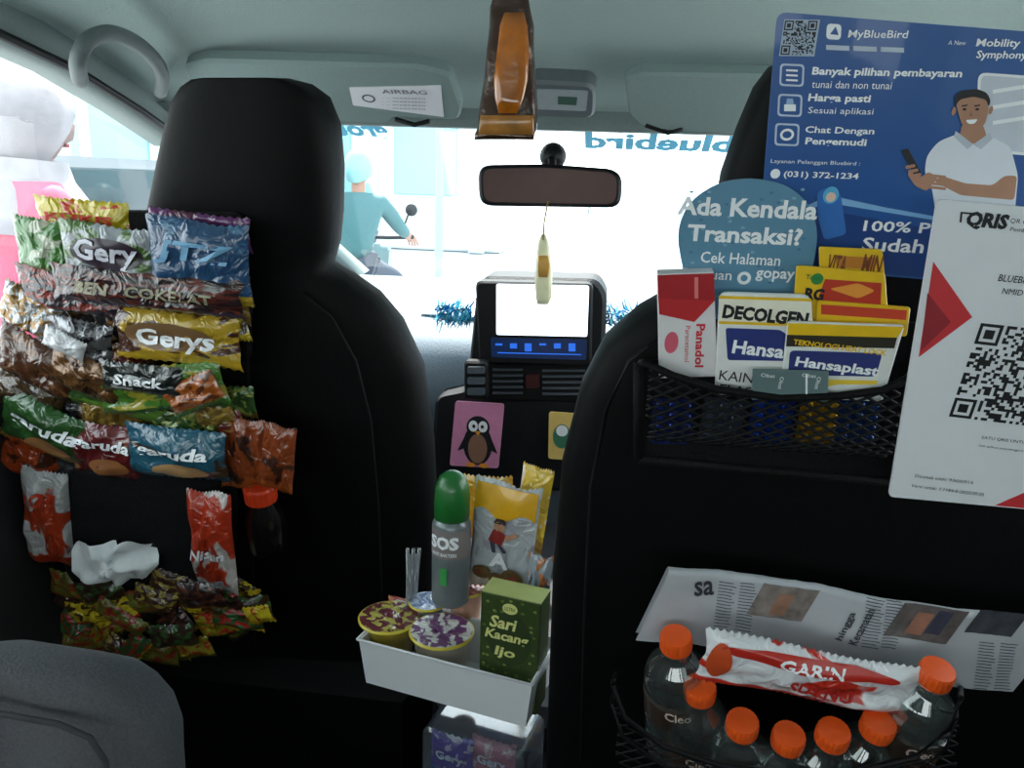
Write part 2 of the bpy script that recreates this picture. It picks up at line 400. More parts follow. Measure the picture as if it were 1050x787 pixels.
# visors
vy=V(0,1.30,1.285)
vism=M((122,140,138),.8,nscale=300,bump=.1)
def VF(px,py): return Fr(px,py,vy,V(0,-.55,-.83).normalized())
b=B('sun_visor'); F=VF(330,95)
b.aprism(F,[(188,68),(210,62),(430,68),(462,76),(474,112),(470,124),(405,120),(395,128),(330,124),(300,116),(200,108)],-10,6,vism,r=7,ch=3)
b.aprism(F,[(358,90),(452,88),(455,120),(362,108)],6,7,PAPER,r=1)
b.atext(F,'AIRBAG',(392,96),438,6,M((120,120,125)),n=7.4)
b.poly(F,ell(*F.l(378,101,7.4),7,6),7.4,M((90,95,100)));b.poly(F,ell(*F.l(378,101,7.6),5,4),7.6,PAPER)
for i in range(4): b.atext(F,'- ~ WARNING',(392,101+i*3.5),436,2,M((120,120,125)),n=7.5)
b.tube([F.p(*F.l(405,122,0),0),F.p(*F.l(425,128,0),0),F.p(*F.l(440,124,0),0)],.004,BLACK)
b.build()
b=B('sun_visor'); F=VF(720,105)
b.aprism(F,[(640,82),(655,76),(780,78),(900,85),(960,95),(960,135),(800,142),(690,135),(660,132),(645,118)],-10,6,vism,r=7,ch=3)
b.tube([F.p(*F.l(662,128,6),6),F.p(*F.l(685,136,6),6),F.p(*F.l(700,132,6),6)],.004,BLACK)
b.build()
b=B('overhead_console'); F=VF(578,103)
b.aprism(F,[(540,88),(548,84),(605,87),(611,93),(610,118),(604,123),(545,120),(540,114)],-12,8,M((90,98,102),.5),r=5,ch=3)
b.aprism(F,[(550,92),(603,94),(601,114),(550,112)],8,9.5,M((170,180,185),.3,metal=.3),r=3)
b.aprism(F,[(572,99),(592,100),(591,108),(572,107)],9.5,10,M((60,90,80),.3),r=1)
b.build()
b=B('rear_view_mirror'); F=FY(563,191,1.46)
b.aprism(F,[(490,176),(497,169),(560,168),(628,173),(638,181),(637,206),(630,213),(560,212),(498,211),(491,204)],-14,0,BLACK,r=9,ch=3)
b.aprism(F,[(495,177),(501,173),(560,172),(625,177),(633,183),(632,204),(626,209),(560,208),(502,207),(496,202)],0,.8,M((84,62,58),.35,spec=.25,var=.3,nscale=8),r=8)  # dark brown cabin reflection put into the glass colour, specular kept low
b.tube([F.p(*F.l(566,172,-10),-10),F.p(*F.l(566,162,-20),-22),F.p(*F.l(567,154,-35),-45)],.008,BLACK,10)
b.lathe(F.p(*F.l(567,160,-28),-28),F.n,[(0,-8),(12,-8),(14,0),(9,8),(0,10)],BLACK,F.s,18)
b.build()
wN=V(0,-.40,-.916).normalized(); F=Fr(540,140,V(0,1.53,1.258),wN)
b=B('windshield_lettering'); a=F.l(330,138);c=F.l(402,140); lm=M((90,190,225),.5)
b.text(F,'group',a[0],a[1]-10,c[0]-a[0],34,lm,n=.5,bold=.04,mirror=True)
a=F.l(600,148);c=F.l(752,151); b.text(F,'bluebird',a[0],a[1]-8,c[0]-a[0],36,lm,n=.5,bold=.04,mirror=True); b.build()
# grab handle
b=B('grab_handle'); gm=M((92,102,102),.6)
def sidehit(px,py,x=-.66):
    d=ray(px,py); t=(x-cam_loc.x)/d.x; return cam_loc+d*t
ctrl=[sidehit(x,y,xx) for (x,y,xx) in ((82,82,-.64),(80,62,-.60),(90,42,-.585),(112,34,-.58),(136,42,-.58),(156,58,-.585),(166,76,-.60),(164,94,-.64))]
pts=[]
for i in range(len(ctrl)-1):
    p0=ctrl[max(0,i-1)];p1=ctrl[i];p2=ctrl[i+1];p3=ctrl[min(len(ctrl)-1,i+2)]
    for k in range(5):
        t=k/5; pts.append(.5*((2*p1)+(p2-p0)*t+(2*p0-5*p1+4*p2-p3)*t*t+(3*p1-p0-3*p2+p3)*t**3))
pts.append(ctrl[-1]); b.tube(pts,.011,gm,12); b.build()
# ================================================================== SEATS
sm=M((7,7,8),.6,var=.3,nscale=90,bump=.12,spec=.13)
rows=[(80,205,275,.005),(82,190,288,.02),(90,174,303,.04),(105,162,317,.052),(135,152,327,.058),(180,142,331,.06),(230,132,331,.06),(262,122,329,.058),(284,100,324,.055),(298,60,345,.058),(320,30,374,.062),(350,16,398,.066),(400,10,420,.07),(480,8,431,.072),(560,6,436,.072),(680,6,438,.072),(800,6,436,.07),(900,8,430,.07)]
b=B('front_seat'); b.loft(rows,LP,SN,sm,seg=44,e=3.4)
b.box((-.60,1.02,.12),(-.12,1.50,.40),sm,.04); b.box((-.56,1.05,.0),(-.16,1.45,.14),BLACK,.01)
def seam(b,pts,P,r=.0018): b.tube([hit(x,y,P+SN*.001,SN) for x,y in pts],r,M((16,16,18),.6,spec=.2))
seam(b,[(310,300),(340,325),(365,370),(380,430),(388,520),(392,640),(390,780)],LP)
b.build()
rows=[(58,835,945,.005),(60,820,962,.02),(72,798,985,.035),(95,783,1000,.042),(140,765,1012,.046),(190,747,1022,.046),(240,738,1028,.046),(290,722,1040,.045),(315,695,1065,.045),(340,652,1105,.048),(370,618,1135,.05),(420,592,1155,.052),(500,572,1172,.054),(620,562,1180,.054),(800,556,1182,.054),(1000,556,1180,.05),(1100,560,1175,.05)]
b=B('front_seat'); b.loft(rows,RP,SN,sm,seg=44,e=3.4)
b.box((.12,.74,.12),(.60,1.22,.40),sm,.04); b.box((.16,.78,0),(.56,1.18,.14),BLACK,.01)
seam(b,[(690,335),(645,370),(622,420),(606,500),(600,620),(596,780)],RP)
b.build()
# ================================================================== RIGHT SEAT ITEMS
b=B('advertising_poster'); F=FR(900,150,.02); blue=M((24,82,150),.35,var=.25,nscale=5,coat=.3); blue2=M((20,62,128),.35,var=.1)
b.aprism(F,[(797,12),(1125,38),(1112,300),(776,272)],-2,0,blue,r=10)
b.apoly(F,[(779,228),(850,216),(940,232),(1113,262),(1111,298),(778,270)],.3,blue2)
b.apoly(F,[(800,224),(850,200),(905,212),(960,222),(960,226),(905,217),(850,208)],.5,M((130,180,225)))
qa=F.l(805,21,.6); b.poly(F,[(qa[0]-1,qa[1]-32),(qa[0]+33,qa[1]-32),(qa[0]+33,qa[1]+1),(qa[0]-1,qa[1]+1)],.4,M((170,185,205))); qr(b,F,qa[0],qa[1],31,25,TXK,.7,4)
b.apoly(F,[(848,24),(863,25),(862,41),(847,40)],.5,TXW,r=4); b.apoly(F,[(851,35),(857,27),(860,36)],.8,blue)
b.atext(F,'MyBlueBird',(869,41),930,9,TXW)
for i in range(3): b.apoly(F,[(847+i*28,46+i),(871+i*28,47+i),(871+i*28,52+i),(847+i*28,51+i)],.5,M((190,200,215)))
for i,(x,y) in enumerate(((800,65),(798,96),(795,126))):
    b.apoly(F,[(x,y),(x+25,y+1),(x+24,y+24),(x-1,y+23)],.5,M((190,205,225)),r=4); b.apoly(F,[(x+2,y+2),(x+23,y+3),(x+22,y+22),(x+1,y+21)],.7,blue,r=3)
    if i==0:
        for k in range(3): b.apoly(F,[(x+6,y+6+k*5),(x+18,y+6.5+k*5),(x+18,y+8.5+k*5),(x+6,y+8+k*5)],.9,TXW)
    elif i==1: b.apoly(F,[(x+6,y+11),(x+18,y+11),(x+18,y+18),(x+6,y+18)],.9,TXW); b.apoly(F,[(x+8,y+11),(x+9,y+5),(x+15,y+5),(x+16,y+11)],.8,M((150,180,215)))
    else: b.poly(F,ell(*F.l(x+12,y+12,.9),7,6),.9,TXW); b.poly(F,ell(*F.l(x+12,y+12,1),4.5,3.5),1.1,blue)
def T(s,x,y,x1,h,m=TXW,FF=None,**k): b.atext(FF or F,s,(x,y),x1,h,m,**k)
T('Banyak pilihan pembayaran',832,79,986,9.5,bold=.03); T('tunai dan non tunai',832,90,914,7,bold=0)
T('Harga pasti',828,106,892,9.5,bold=.03); T('Sesuai aplikasi',828,118,895,8,bold=0)
T('Chat Dengan',825,138,896,8.5,bold=.02); T('Pengemudi',825,150,888,9,bold=.03)
T('Layanan Pelanggan Bluebird :',790,168,882,5,bold=0); T('(031) 372-1234',803,183,880,8,bold=.02)
b.poly(F,ell(*F.l(795,178,.8),5,5),.8,TXW)
T('A New',972,46,990,4,bold=0); T('Mobility',1000,50,1045,9,bold=.02); T('Symphony',1000,62,1052,9,bold=.02)
T('100% Pengemudi',884,240,1050,15,bold=.02); T('Sudah Divaksin',883,257,1050,15,bold=.02)
sk=M((178,130,104),.5); wh=M((226,230,238),.5,var=.04); hr=M((28,24,26),.5); shd=M((190,196,208),.5)
b.apoly(F,[(1003,74),(1060,78),(1060,160),(1000,155)],.5,TXW,r=8); b.apoly(F,[(1006,77),(1060,81),(1060,157),(1003,152)],.7,M((205,210,222)),r=6)
for k in range(3): b.apoly(F,[(1018,92+k*16),(1055,86+k*16),(1056,90+k*16),(1018,96+k*16)],.8,TXW)
b.apoly(F,[(960,222),(955,190),(948,178),(950,160),(962,145),(985,136),(1010,137),(1036,150),(1044,180),(1040,224)],1.0,wh,r=6)
b.apoly(F,[(986,128),(1008,128),(1012,140),(998,148),(984,140)],1.2,sk,r=3)
b.apoly(F,[(980,134),(998,148),(992,153),(978,140)],1.4,shd); b.apoly(F,[(1015,136),(998,148),(1006,153),(1018,142)],1.4,shd)
b.apoly(F,[(980,106),(983,97),(998,94),(1012,99),(1014,112),(1010,128),(998,137),(986,128)],1.6,sk,r=5)
b.apoly(F,[(979,110),(979,99),(985,93),(1002,91),(1012,95),(1016,103),(1014,110),(1011,102),(998,99),(984,102)],1.8,hr,r=3)
for x in (989,1002): b.poly(F,ell(*F.l(x,112,2),2,1.2,10),2.0,hr); b.apoly(F,[(x-3,108),(x+3,107),(x+3,108.5),(x-3,109.5)],2.,hr)
b.apoly(F,[(994,119),(997,119),(996,113)],2.0,M((150,104,82))); b.apoly(F,[(990,123),(1003,122),(999,127),(993,127)],2.0,TXW,r=2)
b.poly(F,ell(*F.l(978,114,1.7),2,4,10),1.5,sk); b.poly(F,ell(*F.l(1016,113,1.7),2,4,10),1.5,sk)
b.apoly(F,[(952,176),(962,182),(950,196),(938,190),(930,178),(936,172),(944,182)],1.6,sk,r=3)
b.apoly(F,[(924,154),(931,152),(945,178),(938,181)],2.,hr,r=2)
for k in range(4): b.apoly(F,[(928+k*3,170+k*4.5),(938+k*3,168+k*4.5),(939+k*3,171+k*4.5),(929+k*3,173.5+k*4.5)],2.2,sk,r=1.3)
b.apoly(F,[(1030,180),(1043,180),(1040,205),(985,200),(958,186),(965,180),(990,188),(1018,190)],1.6,sk,r=4)
for k in range(4): b.apoly(F,[(950,178+k*4),(970,180+k*4),(970,183+k*4),(951,181+k*4)],1.9,sk,r=1.2)
b.apoly(F,[(838,196),(850,192),(862,198),(868,240),(845,246),(838,220)],1.2,M((40,110,190)),r=5)
b.poly(F,ell(*F.l(852,200,1.4),8,9),1.4,M((90,180,225))); b.poly(F,ell(*F.l(852,202,1.6),5,5),1.6,M((235,200,180)))
b.build()
b=B('payment_help_sign'); F=FR(770,245,.027)
tealm=M((92,140,168),.4,var=.15,nscale=12,coat=.2)
b.aprism(F,[(705,300),(693,240),(705,208),(735,187),(770,182),(805,188),(830,208),(840,240),(828,300),(826,330),(708,326)],-2,0,tealm,r=22)
rnd=random.Random(5)
for k in range(60):
    x,y=rnd.uniform(708,826),rnd.uniform(192,290); b.poly(F,ell(*F.l(x,y,.3),2.2,1.5,7),.3+k*.002,M((125,170,190) if k%2 else (70,120,155)))
T('Ada Kendala',694,220,838,19,bold=.03); T('Transaksi?',704,247,822,18,bold=.03); T('Cek Halaman',718,269,800,12,bold=.01); T('Bantuan',700,285,750,11,bold=.01); T('gopay',774,288,814,12,bold=.02)
b.poly(F,ell(*F.l(763,285,.7),7,7),.7,TXW); b.poly(F,ell(*F.l(763,285,.9),3.5,3.5),.9,tealm)
b.build()
b=B('qr_payment_card'); F=FR(985,360,.065,rot=3.5)
b.aprism(F,[(961,204),(1125,219),(1098,526),(911,509)],-3,0,PAPER,r=6)
rd=M((205,55,60),.4)
b.apoly(F,[(957,268),(997,325),(942,366)],.4,rd); b.apoly(F,[(951,300),(975,330),(944,360)],.5,M((150,35,45)))
b.apoly(F,[(1020,518),(1050,505),(1098,522),(1098,525)],.4,rd)
T('QRIS',988,234,1032,17,TXK,bold=.05); T('QR Code Standar',1035,229,1092,5,TXK,bold=0); T('Pembayaran Nasional',1035,238,1100,5,TXK,bold=0)
b.apoly(F,[(985,217),(997,218),(997,220),(987,219),(986,228),(984,228)],.6,TXK)
T('BLUEBIRD GROUP',1023,288,1098,7,TXK,bold=0.01); T('NMID : ID1020021',1027,301,1095,6,TXK,bold=0.)
qa=F.l(1006,331,.6); qr(b,F,qa[0],qa[1],106,33,TXK,.6,9)
T('SATU QRIS UNTUK SEMUA',1006,450,1078,4,TXK,bold=0.); T('Cek aplikasi penyelenggara di: www.aspi-qris.id',1003,458,1088,3,TXK,bold=0.)
T('Dicetak oleh: 93600914',938,489,1000,4,TXK,bold=0.); T('Versi cetak: 1.1184-E-2022.09.05',934,499,1012,4,TXK,bold=0.)
b.build()
b=B('mesh_pocket_organizer'); F=FR(790,430,.012); pk=M((9,9,11),.7,bump=.3,nscale=300,spec=.2)
b.aprism(F,[(655,372),(940,330),(950,338),(925,495),(655,470)],-6,0,pk,r=8,ch=1)
for (p,q) in (((655,372),(655,470)),((655,470),(925,495)),((945,335),(925,495))):
    a=F.l(*p);c=F.l(*q); b.tube([F.p(a[0],a[1],0),F.p(*c,0)],.0045,pk,8)
top=[(662,372),(690,385),(735,399),(800,408),(860,406),(905,400),(930,388)]
F2=FR(790,430,.060)
rim=[F2.p(*F2.l(*q),0) for q in top]; rim=[F.p(*F.l(657,372),0)]+rim+[F.p(*F.l(938,380),0)]; b.tube(rim,.003,pk,8)
reg=[F2.l(x,y) for x,y in top]+[F2.l(918,482),F2.l(790,478),F2.l(662,462)]
ymin=min(p[1] for p in reg)
netm=M((10,10,13),.6,spec=.3)
def nf(x,y): return -max(0,1-(y-ymin)/45)**2*38
net(b,F2,reg,11,.0011,netm,nf,.55)
b.build()
b=B('medicine_box'); F=FR(702,335,.042,rot=2)
b.aprism(F,[(674,281),(732,279),(736,386),(676,388)],-18,0,M((222,218,220),.4),r=1,ch=1)
b.apoly(F,[(674,282),(732,280),(733,308),(675,306)],.3,M((170,32,38),.4)); b.apoly(F,[(675,306),(733,308),(712,330),(676,322)],.4,M((190,40,45),.4))
b.apoly(F,[(712,284),(716,284),(716,306),(712,306)],.5,M((230,120,120)))
a=F.l(714,332,.6); b.text(F,'Panadol',a[0],a[1],48,9,M((205,45,60)),rot=84,bold=.03); a=F.l(703,334,.6); b.text(F,'Paracetamol',a[0],a[1],40,5,M((205,70,80)),rot=84,bold=.0)
a=F.l(690,340,.6);b.poly(F,ell(a[0],a[1]-12,7,12),.5,M((210,90,110)))
b.build()
def pack(nm,c,off,rot,poly,n0,mat,r=5):
    b=B(nm);F=FR(c[0],c[1],off,rot=rot); b.aprism(F,poly,n0,0,mat,r=r,ch=min(1.5,-n0/4)); return b,F
yl=M((235,190,30),.35,coat=.5)
b,F=pack('medicine_sachet',(872,290),.034,3,[(840,253),(905,256),(912,330),(842,326)],-4,yl,r=3)
for s,x in (('VITA',846),('MIN',882)): b.atext(F,s,(x,280),x+20,20,M((120,60,20)),bold=.03)
b.apoly(F,[(856,262),(898,264),(896,276),(858,274)],.5,M((190,120,30)))
b.build()
b,F=pack('medicine_sachet',(860,300),.040,2,[(817,272),(908,280),(912,345),(812,340)],-4,yl,r=4)
b.apoly(F,[(846,286),(904,290),(903,312),(838,309)],.4,M((190,50,25))); b.apoly(F,[(850,296),(880,290),(898,298),(880,306)],.6,M((235,150,50)),r=4)
b.atext(F,'RG',(824,307),844,13,TXK,bold=.05); b.atext(F,'Tolak',(826,286),842,5,M((30,120,60)),bold=.02); b.poly(F,ell(*F.l(838,286,.6),6,6),.5,M((40,130,60)))
b.build()
b,F=pack('medicine_sachet',(890,325),.043,6,[(838,308),(934,315),(930,345),(836,340)],-3,yl,r=3)
b.apoly(F,[(842,312),(930,318),(929,328),(842,322)],.4,M((200,60,30))); b.build()
b,F=pack('medicine_sachet',(788,350),.048,3,[(738,300),(832,303),(838,410),(733,405)],-7,M((232,232,230),.35),r=9)
b.apoly(F,[(738,303),(832,306),(832,333),(738,331)],.3,M((240,235,215))); b.apoly(F,[(737,303),(832,306),(832,309),(737,306)],.5,yl); b.apoly(F,[(737,329),(832,332),(832,335),(737,332)],.5,yl)
b.atext(F,'DECOLGEN',(740,326),829,15,TXK,bold=.05)
b.apoly(F,[(744,336),(800,338),(808,344),(808,370),(746,369)],.5,M((35,50,120)),r=3); b.atext(F,'Hansa',(750,362),804,15,TXW,n=.8,bold=.03)
b.atext(F,'KAIN',(737,389),772,11,TXK,bold=0); b.atext(F,'ELAS',(737,403),770,11,TXK,bold=0)
b.build()
b,F=pack('bandage_pack',(865,370),.054,4,[(808,330),(928,334),(905,412),(800,408)],-6,M((228,230,226),.35),r=4)
b.apoly(F,[(808,331),(927,335),(920,346),(808,343)],.3,yl); b.apoly(F,[(807,343),(920,346),(917,357),(806,355)],.4,M((40,35,20)))
b.atext(F,'TEKNOLOGI HEAT LOCK',(813,353),912,6,yl,n=.8,bold=.03)
b.apoly(F,[(810,359),(905,362),(898,386),(808,384)],.5,M((38,50,115)),r=5); b.atext(F,'Hansaplast',(814,378),902,14,TXW,n=.9,bold=.03)
b.apoly(F,[(805,404),(806,388),(900,390),(899,394),(860,394)],.5,M((235,200,60)))
b.build()
b,F=pack('medicine_box',(812,395),.060,2,[(772,379),(850,381),(849,412),(771,410)],-4,M((98,118,120),.4),r=1)
for i,x in enumerate((780,800,822,838)): a=F.l(x,386,.5); b.text(F,'Obat',a[0],a[1],14,4,TXW,rot=90 if i%2 else 0,bold=0)
b.apoly(F,[(826,383),(828,383),(828,408),(826,408)],.5,TXW)
b.build()
b=B('blister_strips')
for i,(x,col) in enumerate(((690,(30,40,90)),(740,(60,66,80)),(790,(24,50,120)),(840,(130,100,30)),(880,(30,50,90)))):
    F=FR(x,432,.03+.003*i,rot=(i*7%9)-4); b.prism(F,rr(0,0,42,52,3),-1,0,M(col,.25,metal=.4))
    for a in range(3):
        for c in range(4): b.prism(F,ell((a-1)*13,(c-1.5)*12,4.5,4.5,12),0,2,M(tuple(int(x_*1.4) for x_ in col),.2,metal=.5),ch=1)
b.build()
# newspaper
b=B('newspaper'); F=FR(860,640,.050,rot=3.5); npm=M((180,182,188),.85,var=.14,nscale=30); gry=M((85,88,98),.8); 
vs=[];fs=[];uvn=60
a0=F.l(684,588);a1=F.l(1110,615);b0=F.l(664,650);w=a1[0]-a0[0];h=a0[1]-b0[1]+8; SH=.22; av=a0[1]
def npx(x): return 5*math.sin(x*.02)+3*noise.noise(V(x*.02,0,0))+1.5*noise.noise(V(x*.09,3,0))
def nsurf(X,v): return npx(X-(v-av)*SH)
prof=[]
for k in range(8): prof.append((-h+h*k/7,0))
for k in range(1,8): a=math.pi*k/8; prof.append((6*math.sin(a)*.9,-6+6*math.cos(a)))
for k in range(8): prof.append((-h*k/7,-12))
nj=len(prof)
for i in range(uvn+1):
    x=a0[0]+w*i/uvn
    for (y,n) in prof: vs.append(F.p(x+y*SH,av+y,n+npx(x)))
for i in range(uvn):
    for j in range(nj-1): fs.append([i*nj+j,(i+1)*nj+j,(i+1)*nj+j+1,i*nj+j+1])
b.add(vs,fs,npm,True)
rnd=random.Random(8)
def npatch(px0,py0,wd,ht,mat,e=.8):
    u,v=F.l(px0,py0); n=max(2,int(wd/5)); q=[];f=[]
    for i in range(n+1):
        x=u+wd*i/n; q+=[F.p(x,v,nsurf(x,v)+e),F.p(x-ht*SH,v-ht,nsurf(x-ht*SH,v-ht)+e)]
    for i in range(n): f.append([2*i+1,2*i+3,2*i+2,2*i])
    b.add(q,f,mat)
npatch(784,600,56,42,M((125,115,110),.8,nscale=90,var=.9)); npatch(926,614,62,44,M((100,92,90),.8,nscale=70,var=.95)); npatch(1004,622,46,30,M((60,62,70),.8,nscale=80,var=.9))
npatch(800,610,16,28,M((150,110,90),.8,nscale=80,var=.5),1.2); npatch(940,624,16,28,M((160,110,90),.8,nscale=80,var=.5),1.2); npatch(962,622,14,30,M((60,60,80),.8,nscale=80,var=.5),1.2)
for c,(x0,y0) in enumerate(((738,598),(760,599),(888,610),(908,611),(1004,656),(1026,658))):
    for k in range(16): npatch(x0-k*.4,y0+k*3.2,17+rnd.uniform(-3,1),1.2,gry)
def nt(s,x,y,wd,ht,rot): 
    u,v=F.l(x,y); b.text(F,s,u,v,wd,ht,M((50,52,60)),n=1.4,rot=rot,bold=.02,surf=nsurf)
nt('hingga',864,655,38,9,-82); nt('Kecamatan',877,658,48,9,-82); nt('sa',712,612,20,20,-10)
b.build()
# bottles
cl=clear((222,232,230),.15,.05,.025); orange=M((235,88,24),.4,coat=.3)
prB=[(0,0),(24,0),(29,4),(30,12),(27,17),(30,22),(30,34),(27,39),(30,44),(30,60),(27,65),(30,70),(30,88),(27,93),(30,98),(29,110),(26,117),(27,119),(22,126),(15,134),(12.5,138),(12.5,143),(14.5,144),(14.5,146),(12.5,147),(12.5,150)]
def bottle(px,py,off,tilt=0,fore=0,sc=1.,label=True):
    b=B('water_bottle'); F=FR(px,py,off); ax=(F.u+F.r*math.tan(tilt*D2R)+F.n*fore).normalized()
    top=F.o; base=top-ax*.162*sc
    b.lathe(base,ax,prB,cl,.001*sc,28)
    b.lathe(base,ax,[(0,1),(22,1),(27,5),(27.5,20),(26,100),(25,112)],clear((205,222,222),.06,.03,.01),.001*sc,24)
    b.lathe(base,ax,[(0,148),(14.2,148),(14.2,157),(13.2,160.5),(0,161)],orange,.001*sc,44,smooth=False,rib=.035)
    b.lathe(base,ax,[(14.3,145.5),(14.3,147.5)],orange,.001*sc,24)
    if label:
        b.lathe(base,ax,[(30.4,66),(30.4,92)],clear((150,120,100),.10,.2,.12),.001*sc,28)
        f2=Fr(px,py,RP,SN,off=off); f2.s=.001*sc; f2.o=base+ax*.082*sc+F.n*.0305*sc; f2.u=ax; f2.n=f2.r.cross(ax); b.text(f2,'Cleo',-12,-5,24,11,M((225,200,190)),n=0,bold=.02,surf=lambda x,y: math.sqrt(max(0,31**2-x*x))-30)
    b.build()
for (x,y,o,t,fo,sc_) in ((693,650,.072,-6,.12,.93),(718,701,.085,-4,.15,.93),(762,737,.10,-3,.15,.92),(810,751,.105,0,.15,.92),(856,747,.105,0,.15,.92),(903,738,.10,2,.15,.92),(963,684,.090,3,.12,.92)):
    bottle(x,y,o,t,fo,sc_)
# bread packet
b=B('bread_packet'); F=FR(828,690,.088,rot=6)
b.pouch(F,222,68,15,PM((224,224,228),(196,48,34),(205,50,34),thr=.57,sc=2.2,seed=3,band=.12),seed=2,nu=60,nv=26,wr=.5,serr=2)
d=b.lastdisp; 
def onp(F,pts,mat,n=1.2):
    c=(sum(p[0] for p in pts)/len(pts),sum(p[1] for p in pts)/len(pts))
    k=len(pts); fr=(.25,.5,.75,1.); vs=[F.p(c[0],c[1],d(*c)+n)]
    for f in fr: vs+=[F.p(c[0]+(x-c[0])*f,c[1]+(y-c[1])*f,d(c[0]+(x-c[0])*f,c[1]+(y-c[1])*f)+n) for x,y in pts]
    fs=[[0,1+i,1+(i+1)%k] for i in range(k)]
    for m_ in range(3): fs+=[[1+m_*k+i,1+(m_+1)*k+i,1+(m_+1)*k+(i+1)%k,1+m_*k+(i+1)%k] for i in range(k)]
    b.add(vs,fs,mat,True)
onp(F,ell(-5,21,88,8,30),M((190,44,34),.3,coat=.6)); onp(F,ell(-92,2,12,24,20),M((205,80,40),.3,coat=.6))
b.text(F,'GARIN',-36,14,64,11,TXW,n=2,surf=d,bold=.03,shear=.1); b.text(F,'SUVNO',-20,-16,66,18,M((190,40,35)),n=2.2,surf=d,bold=.03)
b.build()
b=B('net_pocket'); F=FR(800,720,.12)
rim=[(628,700),(640,735),(680,765),(740,785),(810,793),(880,790),(940,775),(975,745),(985,715)]
rp=[F.l(x,y) for x,y in rim]
ends=[FR(632,690,.01).o]+[F.p(x,y,0) for x,y in rp]+[FR(985,700,.01).o]
b.tube(ends,.0022,netm,8)
b.tube([e+V(0,0,-.018) for e in ends],.0016,netm,6); 
net(b,F,rp+[F.l(975,990),F.l(640,990)],14,.0009,netm,lambda x,y:0,.5)
b.build()
# ================================================================== LEFT SEAT ITEMS
b=B('seat_back_organizer'); F=FL(150,440,.006)
b.aprism(F,[(50,215),(250,218),(262,700),(60,690),(50,600)],-6,0,pk,r=10,ch=1)
for y in (300,400,480): b.aprism(F,[(50,y),(255,y+6),(255,y+70),(50,y+64)],0,10,pk,r=6,ch=2)
b.build()
def snack(c,w,h,rot,cols,off=.05,text=None,bulge=10,seed=0,tcol=TXW,tsz=(.7,.25),sc=3.,thr=.56,tp=(0,0),shear=.15,name='snack_packet',metal=0.,band=.14,blob=None):
    b=B(name); F=FL(c[0],c[1],off,rot=rot); w*=1.06;h*=1.06
    cols=tuple(tuple(int(v*.9) for v in cc) for cc in cols)
    dd=b.pouch(F,w,h,bulge,PM(*cols,seed=seed,sc=sc,thr=thr,metal=metal,band=band),seed=seed)
    if blob: 
        k=ell(blob[0],blob[1],blob[2],blob[3],22); vs=[F.p(blob[0],blob[1],dd(blob[0],blob[1])+1)]
        for f in (.33,.66,1): vs+=[F.p(blob[0]+(x-blob[0])*f,blob[1]+(y-blob[1])*f,dd(blob[0]+(x-blob[0])*f,blob[1]+(y-blob[1])*f)+1) for x,y in k]
        n=len(k); fs=[[0,1+i,1+(i+1)%n] for i in range(n)]
        for m_ in range(2): fs+=[[1+m_*n+i,1+(m_+1)*n+i,1+(m_+1)*n+(i+1)%n,1+m_*n+(i+1)%n] for i in range(n)]
        b.add(vs,fs,M(blob[4],.3,coat=.5),True)
    if text: b.text(F,text,-w*tsz[0]/2+tp[0],-h*tsz[1]/2+tp[1],w*tsz[0],h*tsz[1],tcol,n=2.4,surf=dd,bold=.03,shear=shear)
    b.build()
Y=(215,190,40);BR=(70,38,24);RD=(175,35,30);GN=(70,130,50);PU=(110,50,110);BL=(35,90,160);SI=(150,150,150);OR=(210,90,30);WT=(215,215,218)
snack((85,222),98,34,3,(Y,(180,150,30),(210,60,30)),.045,'KUKIS',6,1,M((190,40,40)))
snack((205,236),105,34,4,(PU,(120,60,110),(90,30,60)),.040,None,6,11)
snack((44,252),56,56,6,(GN,(60,120,50),(200,205,180)),.052,None,8,12)
snack((112,258),100,54,5,((90,120,60),(190,195,200),(180,185,190)),.062,'Gery',10,2,M((200,200,210)),(.62,.5),thr=.48,blob=(2,0,38,17,(50,36,50)))
snack((205,268),104,82,5,((44,82,122),(190,160,50),(80,125,160)),.06,'JTZ',12,3,M((120,170,205)),(.7,.3),tp=(-5,10),shear=.35,sc=4,thr=.6)
snack((150,298),200,38,3,((40,26,28),(60,50,60),(110,50,40)),.070,'BEN   COKELAT',8,4,M((150,145,120)),(.7,.3),sc=9,thr=.52)
snack((72,300),110,44,6,((50,40,48),(34,34,40),(150,60,50)),.058,None,8,14,sc=8,thr=.5)
snack((182,346),130,54,3,((200,165,50),(215,175,45),(80,45,30)),.06,'Gerys',11,5,TXW,(.6,.42),thr=.52,blob=(-6,4,46,15,(120,90,60)))
snack((228,330),50,44,-10,((190,165,40),(190,165,40),(60,45,25)),.05,None,8,15)
snack((78,348),76,46,12,((150,150,155),(40,40,42),(50,50,56)),.062,None,9,6,sc=5,metal=.6,thr=.5)
snack((66,352),44,22,25,((235,235,238),(235,235,238),(210,210,215)),.078,None,5,16)
snack((30,320),60,44,30,((150,110,50),(60,50,40),(180,180,180)),.06,None,9,7,sc=6,metal=.5,thr=.5)
snack((38,372),84,54,28,((86,50,30),(50,30,20),(130,86,50)),.062,None,10,8,sc=5)
snack((32,405),70,44,20,((70,52,28),(110,86,46),(40,32,24)),.055,None,9,18,sc=6)
snack((88,385),74,42,22,((120,80,42),(50,34,26),(64,40,28)),.070,None,8,9,sc=5,metal=.4)
snack((165,398),140,48,-8,((80,130,46),(60,100,40),(180,170,60)),.066,None,10,10,sc=4,thr=.5)
snack((145,388),84,32,3,((30,36,34),(60,66,64),(190,195,195)),.082,'Snack',6,19,TXW,(.6,.35),sc=4)
snack((198,404),62,34,-24,((180,96,36),(80,120,50),(100,50,26)),.078,None,8,20,sc=4)
